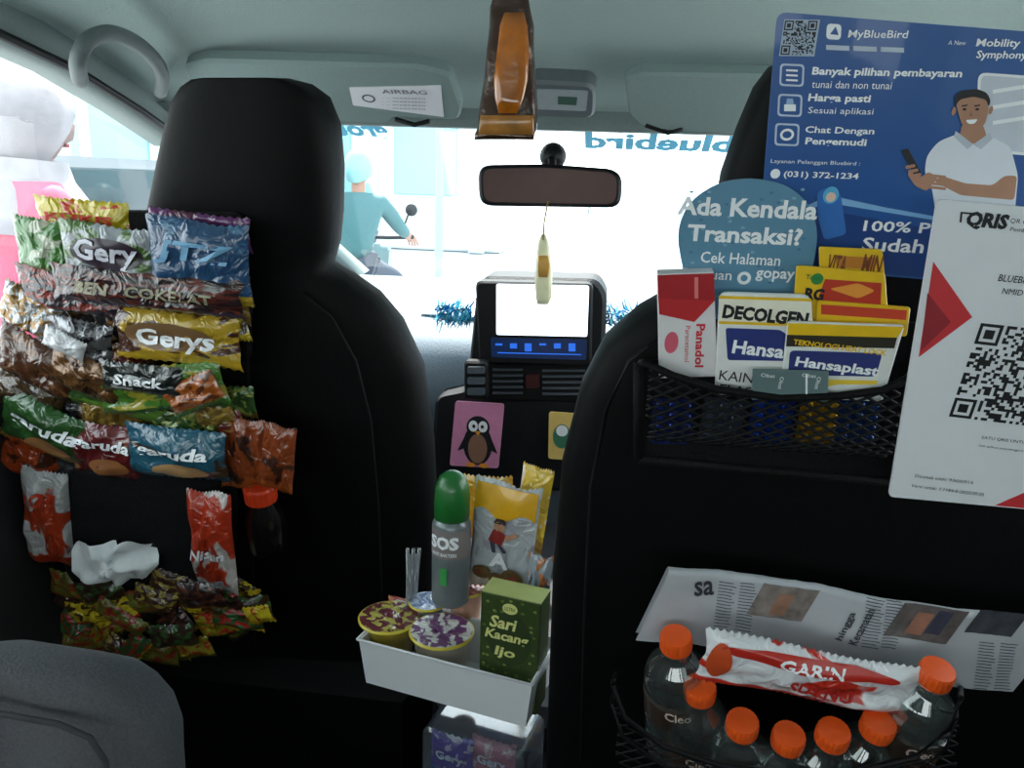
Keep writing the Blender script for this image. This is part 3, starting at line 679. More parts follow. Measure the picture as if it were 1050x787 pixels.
snack((120,408),110,34,12,((100,140,50),(80,110,44),(50,80,34)),.058,None,8,21,sc=4)
snack((50,440),96,56,22,((50,96,44),(170,135,64),(36,70,32)),.064,'garuda',12,22,TXW,(.72,.26),tp=(0,8),thr=.6,blob=(10,-12,24,9,(170,120,76)))
snack((32,464),60,56,20,((180,70,28),(170,54,28),(80,36,20)),.056,None,10,23)
snack((112,462),80,58,5,((110,30,34),(96,26,32),(170,130,80)),.066,'garuda',12,24,TXW,(.72,.24),tp=(0,12),thr=.62,blob=(6,-12,22,9,(150,96,56)))
snack((182,464),104,54,2,((40,100,124),(34,80,100),(70,52,36)),.074,'garuda',12,25,TXW,(.7,.26),tp=(0,6),thr=.62,blob=(8,-14,30,8,(180,140,96)))
for i,(x,y,r,w) in enumerate(((243,468,6,34),(262,465,-4,36),(285,470,10,34))):
    snack((x,y),w,74,r,((150,68,30),(180,90,36),(64,34,22)),.055+.008*i,None,8,30+i,sc=3)
snack((50,530),48,110,9,((205,205,205),(190,60,30),(200,66,30)),.07,'ROTI',14,40,M((200,60,30)),(.6,.14),tp=(0,30),thr=.5,sc=2.4)
snack((219,556),44,118,4,((205,60,30),(205,205,205),(225,215,210)),.085,'Nissin',14,41,TXW,(.7,.1),tp=(0,-4),thr=.55,sc=2.4)
b=B('assorted_snack_packets'); rnd=random.Random(77); palf=[((60,40,28),(100,70,40),(140,100,60)),((34,34,38),(120,120,125),(70,70,76)),((120,96,40),(60,40,24),(160,130,60)),((50,80,36),(90,70,30),(120,130,60)),((96,36,30),(50,30,26),(150,110,60))]
for i in range(54):
    x=rnd.uniform(34,240); y=rnd.choice((rnd.uniform(285,330),rnd.uniform(350,430),rnd.uniform(410,440),rnd.uniform(470,490) if x<230 else 440))
    F=FL(x,y,.032+.0005*i,rot=rnd.uniform(-35,35)); b.pouch(F,rnd.uniform(40,70),rnd.uniform(28,44),6,PM(*palf[i%5],seed=i%6,sc=5,thr=.52,metal=.3 if i%2 else 0.),seed=150+i,nu=14,nv=10)
b.build()
b=B('tissue_box_cover')
b.loft([(484,70,205,.01),(488,62,214,.03),(500,54,222,.045),(540,46,226,.05),(580,50,224,.045),(598,62,215,.03),(604,75,200,.01)],LP,SN,M((18,18,20),.85,bump=.5,nscale=400,spec=.25),seg=32,e=3.5,off=.075)
b.build()
b=B('tissue'); F=FL(120,576,.085); vs=[];fs=[]
out=[(72,556),(96,550),(112,556),(130,548),(150,556),(166,572),(150,588),(128,592),(112,600),(92,594),(80,582)]
ctr=F.l(118,574)
ringp=rpoly([F.l(x,y+3) for x,y in out],6,3); m_=len(ringp)
for j in range(11):
    f=j/10
    for (x,y) in ringp:
        X=ctr[0]+(x-ctr[0])*f;Y_=ctr[1]+(y-ctr[1])*f
        an=math.atan2(y-ctr[1],x-ctr[0])
        vs.append(F.p(X,Y_,16*(1-f*f)+7*math.sin(an*5+f*3)*f+9*noise.noise(V(X*.09,Y_*.09,2))))
for j in range(10):
    for i in range(m_): fs.append([j*m_+i,(j+1)*m_+i,(j+1)*m_+(i+1)%m_,j*m_+(i+1)%m_])
b.add(vs,fs,M((240,243,248),.9,bump=.2),True); b.build()
b=B('juice_bottle'); F=FL(266,498,.05); base=F.o-F.u*.10
b.lathe(base,F.u,[(0,0),(26,0),(29,5),(29,45),(26,60),(19,76),(18,82)],M((16,12,12),.2,coat=.4),.001,28)
b.lathe(base,F.u,[(0,78),(21,78),(21.5,82),(21.5,98),(20,102),(0,103)],M((205,58,22),.4),.001,44,False,.03)
b.build()
b=B('candy_packets'); rnd=random.Random(12); pal=[((150,140,36),(60,100,40),RD),((70,40,30),SI,(170,150,70)),((50,90,44),Y,RD),(Y,RD,(60,34,24)),((46,32,30),(140,106,50),(100,50,34)),((110,110,40),(50,40,30),(150,40,36)),((60,36,30),(160,150,60),(60,100,50))]
for i in range(42):
    x=rnd.uniform(78,262); y=rnd.uniform(600,668); 
    if y>640 and x>200: y-=28
    F=FL(x,y,.03+.0016*i,rot=rnd.uniform(-50,50)); b.pouch(F,rnd.uniform(40,62),rnd.uniform(20,34),6,PM(*pal[i%7],seed=i%5,sc=5,thr=.52),seed=50+i,nu=16,nv=12)
F=FL(265,630,.095,rot=-15); b.pouch(F,30,22,3,PM(Y,Y,RD,seed=1),seed=99,nu=12,nv=10)
b.build()
# backpack
b=B('backpack'); gm=M((88,88,92),.95,var=.3,nscale=500,bump=.5,spec=.2); BP=V(0,.46,0);BN=V(0,-1,-.1)
rows=[(690,-100,-60,.004),(694,-112,-20,.010),(702,-120,22,.016),(714,-124,62,.02),(728,-125,92,.024),(742,-126,112,.028),(758,-126,126,.03),(778,-126,138,.032),(800,-126,146,.034),(830,-126,152,.036),(900,-122,158,.04),(1100,-110,160,.045),(1350,-90,150,.045),(1440,-80,140,.04)]
b.loft(rows,BP,BN,gm,seg=56,e=2.6,wr=.018,wf=14)
def bh(x,y,o=.004): return hit(x,y,BP+BN.normalized()*o,BN.normalized())
b.tube([bh(x,y,.006) for x,y in ((-60,725),(10,733),(60,742),(92,756),(108,780),(114,830))],.002,M((56,56,60),.9),8)
b.build()
# ================================================================== CENTRE ITEMS
TF=FY(455,700,.74,yaw=13)
def TP(px,py,n): return TF.p(*TF.l(px,py,n),n)
b=B('storage_tray'); tw=M((228,230,234),.4,var=.02)
o=[TF.l(368,662),TF.l(546,694)]; bo=[TF.l(374,708),TF.l(540,741)]
y0=(o[0][1]+o[1][1])/2; yb=(bo[0][1]+bo[1][1])/2; xl=o[0][0];xr=o[1][0]; dp=-84; sl=6
def ring(ins,y,ext): 
    return [TF.p(xl+ins,y,0-ins*.6),TF.p(xr-ins,y,0-ins*.6),TF.p(xr-ins,y,dp+ins*.6),TF.p(xl+ins,y,dp+ins*.6)]
vs=ring(0,y0,0)+ring(sl,yb,0)+ring(2.5,y0,0)+ring(sl+2.5,yb+3,0)
b.add(vs,[[4,5,1,0],[5,6,2,1],[6,7,3,2],[7,4,0,3],[7,6,5,4],[8,9,13,12],[9,10,14,13],[10,11,15,14],[11,8,12,15],[12,13,14,15],[0,1,9,8],[1,2,10,9],[2,3,11,10],[3,0,8,11]],tw)
rimp=ring(-1.5,y0,0); rimp=rimp+[rimp[0]]
b.tube(rimp,.0016,tw,8); b.build()
def lidcup(px,py,n,r,ht,lidc,side,nm='jelly_cup'):
    b=B(nm); c=TP(px,py,n)-V(0,0,ht*TF.s)
    b.lathe(c,V(0,0,1),[(0,0),(r*.7,0),(r*.72,2),(r*.9,ht-4),(r*.97,ht-2),(r,ht-1)],side,TF.s,28)
    b.lathe(c,V(0,0,1),[(r,ht-2.5),(r*1.06,ht-2),(r*1.06,ht),(r*.95,ht+.6)],M((220,200,70),.3,coat=.4),TF.s,28)
    seg=28;vs=[c+V(0,0,(ht+.8)*TF.s)];uv=[(.5,.5)]
    for i in range(seg):
        a=2*math.pi*i/seg; vs.append(c+V(math.cos(a)*r*1.0,math.sin(a)*r*1.0,ht+.8)*TF.s); uv.append((.5+.5*math.cos(a),.5+.5*math.sin(a)))
    b.add(vs,[[0,1+i,1+(i+1)%seg] for i in range(seg)],PM(*lidc,sc=6,thr=.5,seed=px%7,band=-.2),False,uv); b.build()
cupm=clear((225,215,200),.12,.1,.35)
lidcup(453,646,-36,33,62,((110,60,110),(220,200,70),(215,212,205)),cupm)
lidcup(399,632,-42,32,62,((110,50,60),(220,200,70),(190,180,90)),M((190,165,60),.3,coat=.5))
lidcup(438,616,-80,20,66,((190,200,215),(200,210,220),(120,140,190)),M((170,180,200),.3))
lidcup(478,602,-96,20,68,((220,150,130),(220,180,160),(200,80,70)),M((210,160,140),.3))
b=B('drink_carton'); CF=Fr(521,690,TF.o+TF.n*(-22*TF.s),TF.n,r=TF.r,rot=-0)
gc=M((58,74,36),.35,var=.5,nscale=220); cream=M((220,220,140),.35)
q=[CF.l(491,692),CF.l(551,697)]; w=q[1][0]-q[0][0]; x0=q[0][0]; yb_=q[0][1]-30; yt=CF.l(492,606)[1]
b.prism(CF,[(x0,yb_),(x0+w,yb_),(x0+w,yt),(x0,yt)],-32,0,gc,ch=.8)
b.prism(CF,[(x0,yt),(x0+w,yt),(x0+w,yt+1),(x0,yt+1)],-31,-1,M((170,180,110)),ch=0)
rnd=random.Random(2)
for k in range(70): b.poly(CF,ell(x0+rnd.uniform(3,w-3),yb_+rnd.uniform(3,yt-yb_-3),2,1.5,7),.4,M((100,120,55) if k%2 else (135,148,80)))
b.poly(CF,ell(x0+w/2,yt-46,24,30),.55,M((46,62,28)))
b.text(CF,'Sari',x0+10,yt-36,28,14,cream,n=.9,shear=.2,bold=.03); b.text(CF,'Kacang',x0+5,yt-52,46,14,cream,n=.9,shear=.2,bold=.03); b.text(CF,'Ijo',x0+16,yt-70,22,14,cream,n=.9,shear=.2,bold=.03)
b.poly(CF,ell(x0+w/2,yt-12,8,6),.6,cream); b.text(CF,'ULTRA',x0+w/2-6,yt-14,12,4,M((40,80,40)),n=.9)
b.build()
b=B('spray_can'); c=TP(464,484,-76); hb=150
base=c-V(0,0,hb*TF.s)
b.lathe(base,V(0,0,1),[(0,0),(20,0),(21,2),(21,92),(19.5,96),(17,99)],M((120,128,130),.3,metal=.3),TF.s,30)
b.lathe(base,V(0,0,1),[(17.5,98),(19,99),(19,122),(18,134),(14,145),(8,150),(0,152)],M((26,105,42),.4,coat=.3),TF.s,30)
b.lathe(base,V(0,0,1),[(21.2,58),(21.2,90)],M((135,125,125),.4),TF.s,30)
f2=Fr(460,580,TF.o+TF.n*(-76*TF.s),TF.n,r=TF.r); f2.o=base+TF.n*21.5*TF.s; f2.s=TF.s
curve=lambda x,y: math.sqrt(max(0,21.8**2-x*x))-21.5
b.text(f2,'SOS',-16,70,32,15,TXW,n=.9,surf=curve,bold=.05); b.text(f2,'ANTI BAKTERI',-14,62,28,4,TXW,n=.9,surf=curve,bold=.02); b.text(f2,'1',-3,28,8,20,M((60,160,80)),n=.6,surf=curve,bold=.05); b.build()
def cpouch(nm,px,py,n,w,h,rot,cols,text=None,tcol=TXW,seed=0,bulge=8,tp=(0,0),tsz=(.6,.15)):
    b=B(nm); F=Fr(px,py,TF.o+TF.n*n*TF.s,TF.n,r=TF.r,rot=rot); dd=b.pouch(F,w,h,bulge,PM(*cols,seed=seed,sc=3,thr=.58),seed=seed)
    if text: b.text(F,text,-w*tsz[0]/2+tp[0],-h*tsz[1]/2+tp[1],w*tsz[0],h*tsz[1],tcol,n=1.5,surf=dd,bold=.04)
    return b,F,dd
b,F,dd=cpouch('wet_wipes_pack',516,552,-100,72,126,4,((185,190,195),(215,205,190),(165,165,175)),'A',TXW,3,7,(0,-22),(.3,.14))
vs=[];fs=[]
for i in range(13):
    for j in range(5):
        x=-33+66*i/12;y=28+30*j/4+(5*math.sin(i*.8) if j==0 else 0); vs.append(F.p(x,y,dd(x,y)+1.4))
for i in range(12):
    for j in range(4): fs.append([i*5+j,(i+1)*5+j,(i+1)*5+j+1,i*5+j+1])
b.add(vs,fs,M((235,175,30),.3,coat=.5),True)
# printed cartoon figure: head, body, arms, legs, biscuits
def pp(pts,col,n=1.8): b.add([F.p(a,c2,dd(a,c2)+n) for a,c2 in pts],[list(range(len(pts)))],M(col,.4,var=.4,nscale=200))
pp(rpoly([(-14,-2),(2,-4),(6,10),(-8,14)],3),(150,50,45)); pp(ell(-2,17,6,6,14),(190,140,110),2.2); pp(rpoly([(-9,20),(5,20),(3,26),(-6,26)],2),(60,50,50),2.4)
pp(rpoly([(4,8),(16,14),(18,10),(6,3)],1.5),(190,140,110)); pp(rpoly([(-12,-2),(-8,-14),(-4,-14),(-6,-2)],1.5),(60,60,80)); pp(rpoly([(-4,-3),(4,-12),(8,-10),(1,-3)],1.5),(60,60,80))
for (x,y,r) in ((16,-38,12),(0,-44,10),(-18,-40,10),(8,-52,8)): pp(ell(x,y,r,r*.8,16),(120,90,50)); pp(ell(x,y,r*.5,r*.35,12),(150,60,40),2.3)
b.build()
b,F,dd=cpouch('snack_packet',546,522,-125,34,96,6,((230,190,60),(200,150,50),(240,225,200)),None,TXW,5,5); b.build()
b,F,dd=cpouch('snack_packet',500,520,-135,60,70,-6,((225,165,40),(210,140,40),(235,210,120)),None,TXW,9,5); b.build()
b,F,dd=cpouch('snack_packet',552,600,-80,26,70,3,((150,160,170),(60,50,60),(190,110,60)),None,TXW,12,5); b.build()
b,F,dd=cpouch('tissue_pack',415,640,-100,34,60,-4,((190,80,60),(200,205,215),(230,150,90)),None,TXW,7,8); b.build()
b=B('drinking_straws')
for i in range(5):
    a=TP(418+i*3,562+i%2*6,-70-i*3); b.tube([a,a-V(0.002*i,0,.11)],.0022,clear((215,220,225),.15,.2,.25),8)
b.build()
b=B('snack_jar'); 
f3=Fr(486,765,TF.o+TF.n*(-8*TF.s),TF.n,r=TF.r)
q0=f3.l(432,748);q1=f3.l(538,760)
b.prism(f3,rr((q0[0]+q1[0])/2,q0[1]-56,q1[0]-q0[0],120,10),-70,0,clear((215,225,235),.10,.08,.05),ch=3)
xm=(q0[0]+q1[0])/2
for i,(dx,dy,c_) in enumerate(((-26,-28,((110,80,170),(60,110,190),(220,200,210))),(20,-22,((210,130,140),(90,60,130),(230,200,190))),(-20,-72,((60,110,190),(90,60,120),(210,200,90))),(24,-68,((130,70,120),(190,190,200),(230,180,100))))):
    F=Fr(486,765,TF.o,TF.n,r=TF.r); F.o=f3.p(xm+dx,q0[1]+dy,-10-3*i); F.s=f3.s; dd=b.pouch(F,50,50,6,PM(*c_,seed=i,sc=3),seed=60+i,nu=14,nv=12)
    b.text(F,'Gery',-16,-6,32,14,TXW,n=1.5,surf=dd,bold=.03)
b.build()
b=B('penguin_picture_card'); F=FY(489,445,1.665)
b.aprism(F,[(467,411),(517,414),(511,480),(461,477)],-2,0,M((210,135,170),.4),r=3)
c=F.l(490,452)
b.poly(F,ell(c[0],c[1]-4,15,22),.4,M((22,22,28))); b.poly(F,ell(c[0],c[1]+15,12,12),.5,M((22,22,28))); b.poly(F,ell(c[0],c[1]-8,10,16),.8,M((140,100,80)))
for sx in(-1,1):
    b.poly(F,ell(c[0]+sx*5,c[1]+16,4.8,6),.9,WHITE); b.poly(F,ell(c[0]+sx*4.4,c[1]+16,1.6,2),1.2,TXK); b.poly(F,[(c[0]+sx*12,c[1]+8),(c[0]+sx*21,c[1]-12),(c[0]+sx*12,c[1]-8)],.6,M((22,22,28)))
    b.poly(F,ell(c[0]+sx*7,c[1]-26,5,2.5),.9,M((235,150,50)))
b.poly(F,[(c[0]-3.5,c[1]+11),(c[0],c[1]+6),(c[0]+3.5,c[1]+11)],1.1,M((235,150,50)))
b.build()
b=B('picture_card'); F=FY(572,447,1.665)
b.aprism(F,[(563,422),(592,424),(590,472),(562,470)],-2,0,M((225,190,110),.4),r=3); c=F.l(576,447); b.poly(F,ell(c[0],c[1],9,13),.5,M((60,120,90))); b.poly(F,ell(c[0],c[1]+6,6,6),.8,WHITE); b.build()
b=B('hanging_air_freshener'); HP=V(0,.74,0);HN=V(0,-1,0)
foil=M((62,36,20),.25,metal=.3,coat=.8,var=.6,nscale=50,bump=.6)
b.loft([(-40,512,530,.003),(-20,506,540,.006),(5,502,545,.010),(25,500,546,.012),(50,496,546,.013),(80,493,549,.015),(115,489,550,.013),(130,488,549,.009),(137,487,549,.004),(143,487,548,.002)],HP,HN,foil,seg=36,e=2.2,wr=.006,wf=40)
b.loft([(12,516,536,.002),(26,511,540,.006),(50,508,541,.008),(80,506,541,.008),(100,507,537,.006),(116,512,530,.002)],HP,HN,M((185,104,24),.15,coat=1.,var=.85,nscale=38,bump=.3),seg=30,e=2.1,off=.006,wr=.004,wf=50)
b.loft([(118,492,547,.002),(124,491,547,.004),(138,490,547,.002)],HP,HN,M((170,115,55),.3,coat=.5,var=.6),seg=20,e=2.6,off=.004)
t0=hit(520,-40,HP,HN); b.tube([t0,V(t0.x,t0.y,1.45)],.0015,BLACK,6); b.build()
b=B('hanging_ornament'); HP2=V(0,1.43,0)
b.tube([hit(562,206,HP2,HN),hit(558,228,HP2,HN),hit(557,246,HP2,HN)],.0015,M((150,120,60)),6)
b.loft([(240,555,559,.002),(250,551,563,.006),(268,549,565,.010),(290,548,566,.010),(306,549,565,.007),(312,551,562,.002)],HP2,HN,M((245,235,190),.3,coat=.6,var=.3),seg=20,e=2.4)
b.loft([(262,552,562,.002),(272,551,564,.004),(284,552,562,.002)],HP2,HN,M((210,160,80),.3),seg=16,off=.006); b.build()
# ================================================================== OUTSIDE
b=B('street_ground'); b.add([(-60,-30,-.32),(60,-30,-.32),(60,80,-.32),(-60,80,-.32)],[[0,1,2,3]],M((175,178,180),.9,nscale=3)); b.build()
b=B('building_facade'); fc=M((225,234,238),.8); gl=M((135,185,195),.2,coat=.3); 
b.box((-14,16,-.3),(-2.2,18,9),fc,.05)
for i in range(5):
    for j in range(3): b.box((-13.2+i*2.2,15.93,.8+j*2.6),(-11.9+i*2.2,16.02,2.6+j*2.6),gl,.02)
for i in range(6): b.box((-13.8+i*2.2,15.7,-.3),(-13.5+i*2.2,16.0,9),M((190,210,215),.8),.02)
b.build()
b=B('building_facade'); b.box((2.2,20,-.3),(14,22,8),fc,.05)
for i in range(5):
    for j in range(3): b.box((2.8+i*2.2,19.93,.6+j*2.6),(4.2+i*2.2,20.02,2.4+j*2.6),gl,.02)
b.build()
b=B('street_sign'); b.lathe(V(-1.9,9,-.3),V(0,0,1),[(.05,0),(.05,4)],M((140,160,170),.5),seg=12); b.box((-2.5,8.95,1.9),(-1.3,9.0,2.6),M((70,170,170),.5),.02); b.build()
def car(name,cx,y0,col,wd=1.66,gcol=(110,140,150)):
    b=B(name); paint=M(col,.35,coat=.5); glass=M(gcol,.15,coat=.6)
    prof=[(0,.1),(0,.55),(.05,.78),(.12,.86),(.45,1.34),(.75,1.42),(2.2,1.42),(2.9,.95),(3.7,.82),(3.95,.6),(3.95,.1)]
    vs=[];fs=[]
    xsn=[-1,-.98,-.9,-.78,0,.78,.9,.98,1]; k=len(prof)
    for X in xsn:
        for (y,z) in prof:
            nar=.16 if z>.9 else 0
            vs.append((cx+X*wd/2*(1-nar*(z-.85)/.5 if z>.9 else 1),y0+y+(.05 if abs(X)>.95 else 0),z-.22-(.06 if abs(X)>.95 and z>.6 else 0)))
    n=len(xsn)
    for i in range(n-1):
        for j in range(k): fs.append([i*k+j,i*k+(j+1)%k,(i+1)*k+(j+1)%k,(i+1)*k+j][::-1])
    fs.append(list(range(k))); fs.append([(n-1)*k+j for j in range(k)][::-1]); b.add(vs,fs,paint,False)
    b.add([(cx-.58,y0+.13,.68),(cx+.58,y0+.13,.68),(cx+.48,y0+.42,1.09),(cx-.48,y0+.42,1.09)],[[0,1,2,3]],glass)
    for sx in(-1,1):
        b.add([(cx+sx*(wd/2-.02),y0+.55,.68),(cx+sx*(wd/2-.02),y0+2.7,.70),(cx+sx*(wd/2-.09),y0+2.15,1.13),(cx+sx*(wd/2-.09),y0+.75,1.13)],[[0,1,2,3]],glass)
        b.box((cx+sx*.68-.1,y0-.02,.32),(cx+sx*.68+.1,y0+.04,.56),M((220,150,145),.3,coat=.5),.01)
        for yy in (.75,3.2): b.lathe(V(cx+sx*(wd/2-.2),y0+yy,-.01),V(sx,0,0),[(0,0),(.2,0),(.31,.02),(.31,.2),(.2,.22),(.17,.2),(0,.19)],BLACK,seg=28)
    b.box((cx-.25,y0-.02,.2),(cx+.25,y0+.01,.32),WHITE,.005); b.box((cx-wd/2,y0-.06,-.08),(cx+wd/2,y0+.1,.16),paint,.03)
    b.build()
car('car',.62,7.2,(235,240,245),gcol=(190,212,222)); car('car',-3.5,3.2,(50,56,62),gcol=(24,28,32))
def skin(name,vs,es,rad,mat,parent):
    me=bpy.data.meshes.new(name); me.from_pydata([tuple(v) for v in vs],es,[]); ob=bpy.data.objects.new(name,me); bpy.context.collection.objects.link(ob)
    me.materials.append(mat); ob.parent=parent
    m=ob.modifiers.new('s','SKIN')
    sv=me.skin_vertices[0].data if me.skin_vertices else None
    if sv:
        for i,r in enumerate(rad):
            sv[i].radius=(r,r) if not isinstance(r,tuple) else r; sv[i].use_root=(i==0)
    m.use_smooth_shade=True; s2=ob.modifiers.new('u','SUBSURF'); s2.levels=2; s2.render_levels=2
def human(name,loc,rz,J,shirt,pants,skinm,hatm,hair):
    e=bpy.data.objects.new(name,None); bpy.context.collection.objects.link(e); e.location=loc; e.rotation_euler=(0,0,rz)
    skin('shirt',[J['pel'],J['waist'],J['chest'],J['neck'],J['shL'],J['elL'],J['shR'],J['elR'],(Vector(J['elL'])*.3+Vector(J['wrL'])*.7),(Vector(J['elR'])*.3+Vector(J['wrR'])*.7)],[(0,1),(1,2),(2,3),(2,4),(4,5),(2,6),(6,7),(5,8),(7,9)],[(.16,.12),(.14,.11),(.17,.12),.06,.07,.055,.07,.055,.045,.045],shirt,e)
    skin('trousers',[J['pel'],J['hipL'],J['knL'],J['anL'],J['hipR'],J['knR'],J['anR']],[(0,1),(1,2),(2,3),(0,4),(4,5),(5,6)],[(.15,.12),.095,.07,.05,.095,.07,.05],pants,e)
    for s in 'LR':
        an=Vector(J['an'+s]); skin('shoe_'+s,[an,an+V(0,-.02,-.06),an+V(0,.16,-.07)],[(0,1),(1,2)],[.045,.05,.035],M((40,40,44)),e)
        el=Vector(J['el'+s]);wr=Vector(J['wr'+s]); d_=(wr-el).normalized(); sd=d_.cross(V(0,0,1)).normalized()
        pm=wr+d_*.07; vs=[el.lerp(wr,.6),wr,pm];es=[(0,1),(1,2)];rd_=[.033,.028,.036]
        for k in range(4):
            a=pm+sd*(.028*(k-1.5)*.8)+d_*.02; q=a+d_*(.035+.006*(1.5-abs(k-1.5)))+V(0,0,-.01); w=q+d_*.02+V(0,0,-.022); i=len(vs); vs+=[a,q,w]; es+=[(2,i),(i,i+1),(i+1,i+2)]; rd_+=[.010,.009,.008]
        i=len(vs); vs+=[wr+d_*.03+sd*.035,wr+d_*.06+sd*.05]; es+=[(1,i),(i,i+1)]; rd_+=[.012,.010]
        skin('hand_'+s,vs,es,rd_,skinm,e)
    b=B('head'); hc=Vector(J['head']); seg=24;rg=18;vs=[];fs=[]
    def hp(t,a,gr=1.):
        z=math.cos(t);r=math.sin(t);x=r*math.cos(a);y=r*math.sin(a)
        jaw=1-.28*max(0,-z)**1.2; q=V(x*.076*jaw*gr,y*.095*(1-.12*max(0,-z))*gr,z*.118*gr)
        if y>.85 and -.35<z<.15 and abs(x)<.2: q.y+=.022*(1-abs(x)/.2)
        return q+hc
    for j in range(rg+1):
        for i in range(seg): vs.append(hp(math.pi*j/rg,2*math.pi*i/seg))
    for j in range(rg):
        for i in range(seg): fs.append([j*seg+i,(j+1)*seg+i,(j+1)*seg+(i+1)%seg,j*seg+(i+1)%seg])
    b.add(vs,fs,skinm,True)
    for sx in(-1,1):
        b.lathe(hc+V(sx*.03,.083,.01),V(0,1,0),[(0,-.01),(.012,0),(.006,.008),(0,.01)],M((30,25,25)),seg=10); b.lathe(hc+V(sx*.074,0,-.005),V(sx,0,0),[(0,0),(.02,0),(.026,.008),(.015,.014),(0,.012)],skinm,seg=12)
    b.box(hc+V(-.022,.08,-.062),hc+V(.022,.09,-.052),M((150,70,70)),.002)
    vs=[];fs=[]
    gr={'hair':1.1,'helmet':1.36,'hijab':1.24}[hair]
    for j in range(13):
        for i in range(seg):
            a=2*math.pi*i/seg; fr=.5+.5*math.sin(a); frp=fr**(3 if hair=='hijab' else 1)
            tm_={'hair':math.pi*(.62-.27*frp),'helmet':math.pi*(.68-.24*frp),'hijab':math.pi*(.86-.50*frp)}[hair]
            vs.append(hp(tm_*j/12,a,gr*(1+.03*math.sin(a*6+j*.6)*(hair=='hijab'))))
    for j in range(12):
        for i in range(seg): fs.append([j*seg+i,(j+1)*seg+i,(j+1)*seg+(i+1)%seg,j*seg+(i+1)%seg])
    b.add(vs,fs,hatm,True)
    if hair=='hijab': b.lathe(hc+V(0,-.02,-.30),V(0,.08,1),[(.20,0),(.19,.03),(.15,.09),(.105,.15),(.088,.20)],hatm,seg=24)
    b.lathe(hc+V(0,-.015,-.20),V(0,.1,1),[(.055,0),(.05,.06),(.052,.12)],skinm,seg=16)
    ob=b.build(); ob.parent=e
    return e
st={'pel':(0,0,.92),'waist':(0,0,1.08),'chest':(0,.01,1.28),'neck':(0,.0,1.42),'shL':(-.18,0,1.36),'elL':(-.24,.02,1.10),'wrL':(-.20,.2,.95),'shR':(.18,0,1.36),'elR':(.25,.05,1.12),'wrR':(.16,.26,1.15),'hipL':(-.09,0,.88),'knL':(-.10,.02,.48),'anL':(-.10,0,.09),'hipR':(.09,0,.88),'knR':(.11,.02,.48),'anR':(.12,0,.09),'head':(0,.03,1.58)}
human('pedestrian',(-1.52,2.05,-.32),-35*D2R,st,M((190,80,105),.8),M((60,70,90),.8),M((120,90,84),.6),M((140,136,140),.7,var=.4,nscale=14),'hijab')
human('pedestrian',(-2.3,7.2,-.32),-40*D2R,st,M((110,160,165),.8),M((90,100,120),.8),M((180,150,130),.6),M((90,90,95)),'hair')
human('pedestrian',(2.6,9,-.32),60*D2R,st,M((150,190,205),.8),M((90,100,120),.8),M((180,150,130),.6),M((90,90,95)),'hair')
rd2={'pel':(0,-.1,.86),'waist':(0,-.08,1.0),'chest':(0,.0,1.2),'neck':(0,.03,1.34),'shL':(-.19,0,1.28),'elL':(-.27,.2,1.1),'wrL':(-.28,.42,1.02),'shR':(.19,0,1.28),'elR':(.27,.2,1.1),'wrR':(.28,.42,1.02),'hipL':(-.11,-.05,.82),'knL':(-.22,.32,.7),'anL':(-.18,.2,.36),'hipR':(.11,-.05,.82),'knR':(.22,.32,.7),'anR':(.18,.2,.36),'head':(0,.06,1.5)}
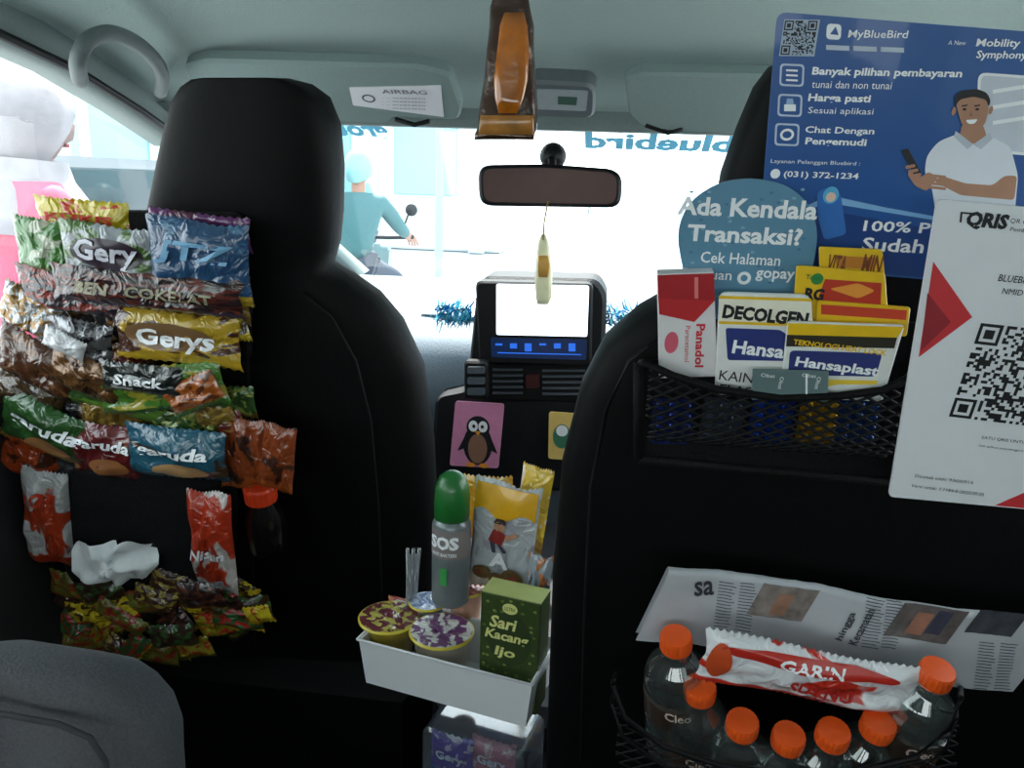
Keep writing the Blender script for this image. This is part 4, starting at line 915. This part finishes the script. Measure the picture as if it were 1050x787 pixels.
def bike(loc):
    b=B('motorcycle'); L=Vector(loc); tm2=M((90,130,135),.4,coat=.6)
    for yy in(-.55,.65):
        c=L+V(0,yy,.29)
        b.lathe(c-V(.045,0,0),V(1,0,0),[(.20,0),(.28,.0),(.29,.045),(.28,.09),(.20,.09),(.20,0)],BLACK,seg=30); b.lathe(c-V(.03,0,0),V(1,0,0),[(.0,0),(.05,0),(.05,.06),(0,.06)],M((130,130,135),.3,metal=.8))
        for k in range(8): a=k*math.pi/4; b.tube([c,c+V(0,math.cos(a)*.2,math.sin(a)*.2)],.006,M((130,130,135),.3,metal=.8))
    F=Fr(525,393,V(0,1,0),V(0,-1,0)); F.o=L; F.s=1;F.r=V(0,1,0);F.u=V(0,0,1);F.n=V(1,0,0)
    b.prism(F,rpoly([(-.75,.62),(-.7,.76),(-.1,.72),(.1,.48),(.35,.5),(.5,.95),(.6,.92),(.55,.55),(.3,.3),(-.3,.3),(-.5,.45)],.06),-.11,.11,tm2,ch=.03)
    b.prism(F,rpoly([(-.7,.76),(-.65,.83),(.0,.80),(.05,.72),(-.3,.72)],.04),-.12,.12,BLACK,ch=.03)
    b.tube([L+V(0,.65,.29),L+V(0,.5,.95)],.03,tm2,10); b.tube([L+V(-.32,.40,1.02),L+V(-.1,.5,1.0),L+V(.1,.5,1.0),L+V(.32,.40,1.02)],.016,BLACK,8)
    for s in(-1,1): b.tube([L+V(s*.2,.48,1.02),L+V(s*.26,.5,1.2)],.008,BLACK,6); b.lathe(L+V(s*.28,.5,1.22),V(0,-1,0),[(0,0),(.05,0),(.045,.02),(0,.025)],BLACK,seg=14)
    b.box(L+V(-.08,-.79,.6),L+V(.08,-.74,.68),M((190,50,45),.3),.01); b.build()
bike((-1.75,5.6,-.32)); human('motorcyclist',(-1.75,5.6,-.32),0,rd2,M((50,96,100),.7),M((60,70,84),.8),M((160,120,100),.6),M((110,160,166),.4,coat=.4),'helmet')
b=B('street_tree'); rnd=random.Random(4); b.lathe(V(-6.5,13,-.3),V(0,0,1),[(.2,0),(.14,2),(.08,3.6)],M((100,85,70),.9),seg=14)
for i in range(700):
    c=V(-6.5,13,3.4)+V(rnd.gauss(0,.8),rnd.gauss(0,.7),rnd.gauss(0,.7)); dv=V(rnd.gauss(0,1),rnd.gauss(0,1),rnd.gauss(0,1)).normalized()*.16; ev=dv.cross(V(.2,.4,.9)).normalized()*.09
    b.add([c-dv,c+ev,c+dv,c-ev],[[0,1,2,3]],M((90,140,95),.7) if i%2 else M((120,165,120),.7))
b.build()
# ================================================================== LIGHT
w=bpy.data.worlds.new('world'); bpy.context.scene.world=w; w.use_nodes=True; nt_=w.node_tree; bg=nt_.nodes['Background']
tc=nt_.nodes.new('ShaderNodeTexCoord'); sp=nt_.nodes.new('ShaderNodeSeparateXYZ'); rp_=nt_.nodes.new('ShaderNodeValToRGB')
nt_.links.new(tc.outputs['Generated'],sp.inputs[0]); nt_.links.new(sp.outputs[2],rp_.inputs[0]); nt_.links.new(rp_.outputs[0],bg.inputs[0])
rp_.color_ramp.elements[0].color=(.92,1,.99,1); rp_.color_ramp.elements[1].color=(.80,.93,1,1); bg.inputs[1].default_value=4.3
s=bpy.data.lights.new('sun','SUN'); s.energy=15; s.angle=.03; s.color=(1,.97,.90); so=bpy.data.objects.new('sun',s); bpy.context.collection.objects.link(so)
so.rotation_euler=(V(-.25,.75,1.2)).to_track_quat('Z','Y').to_euler()
sc=bpy.context.scene; sc.view_settings.view_transform='Standard'; sc.view_settings.look='None'; sc.view_settings.exposure=0
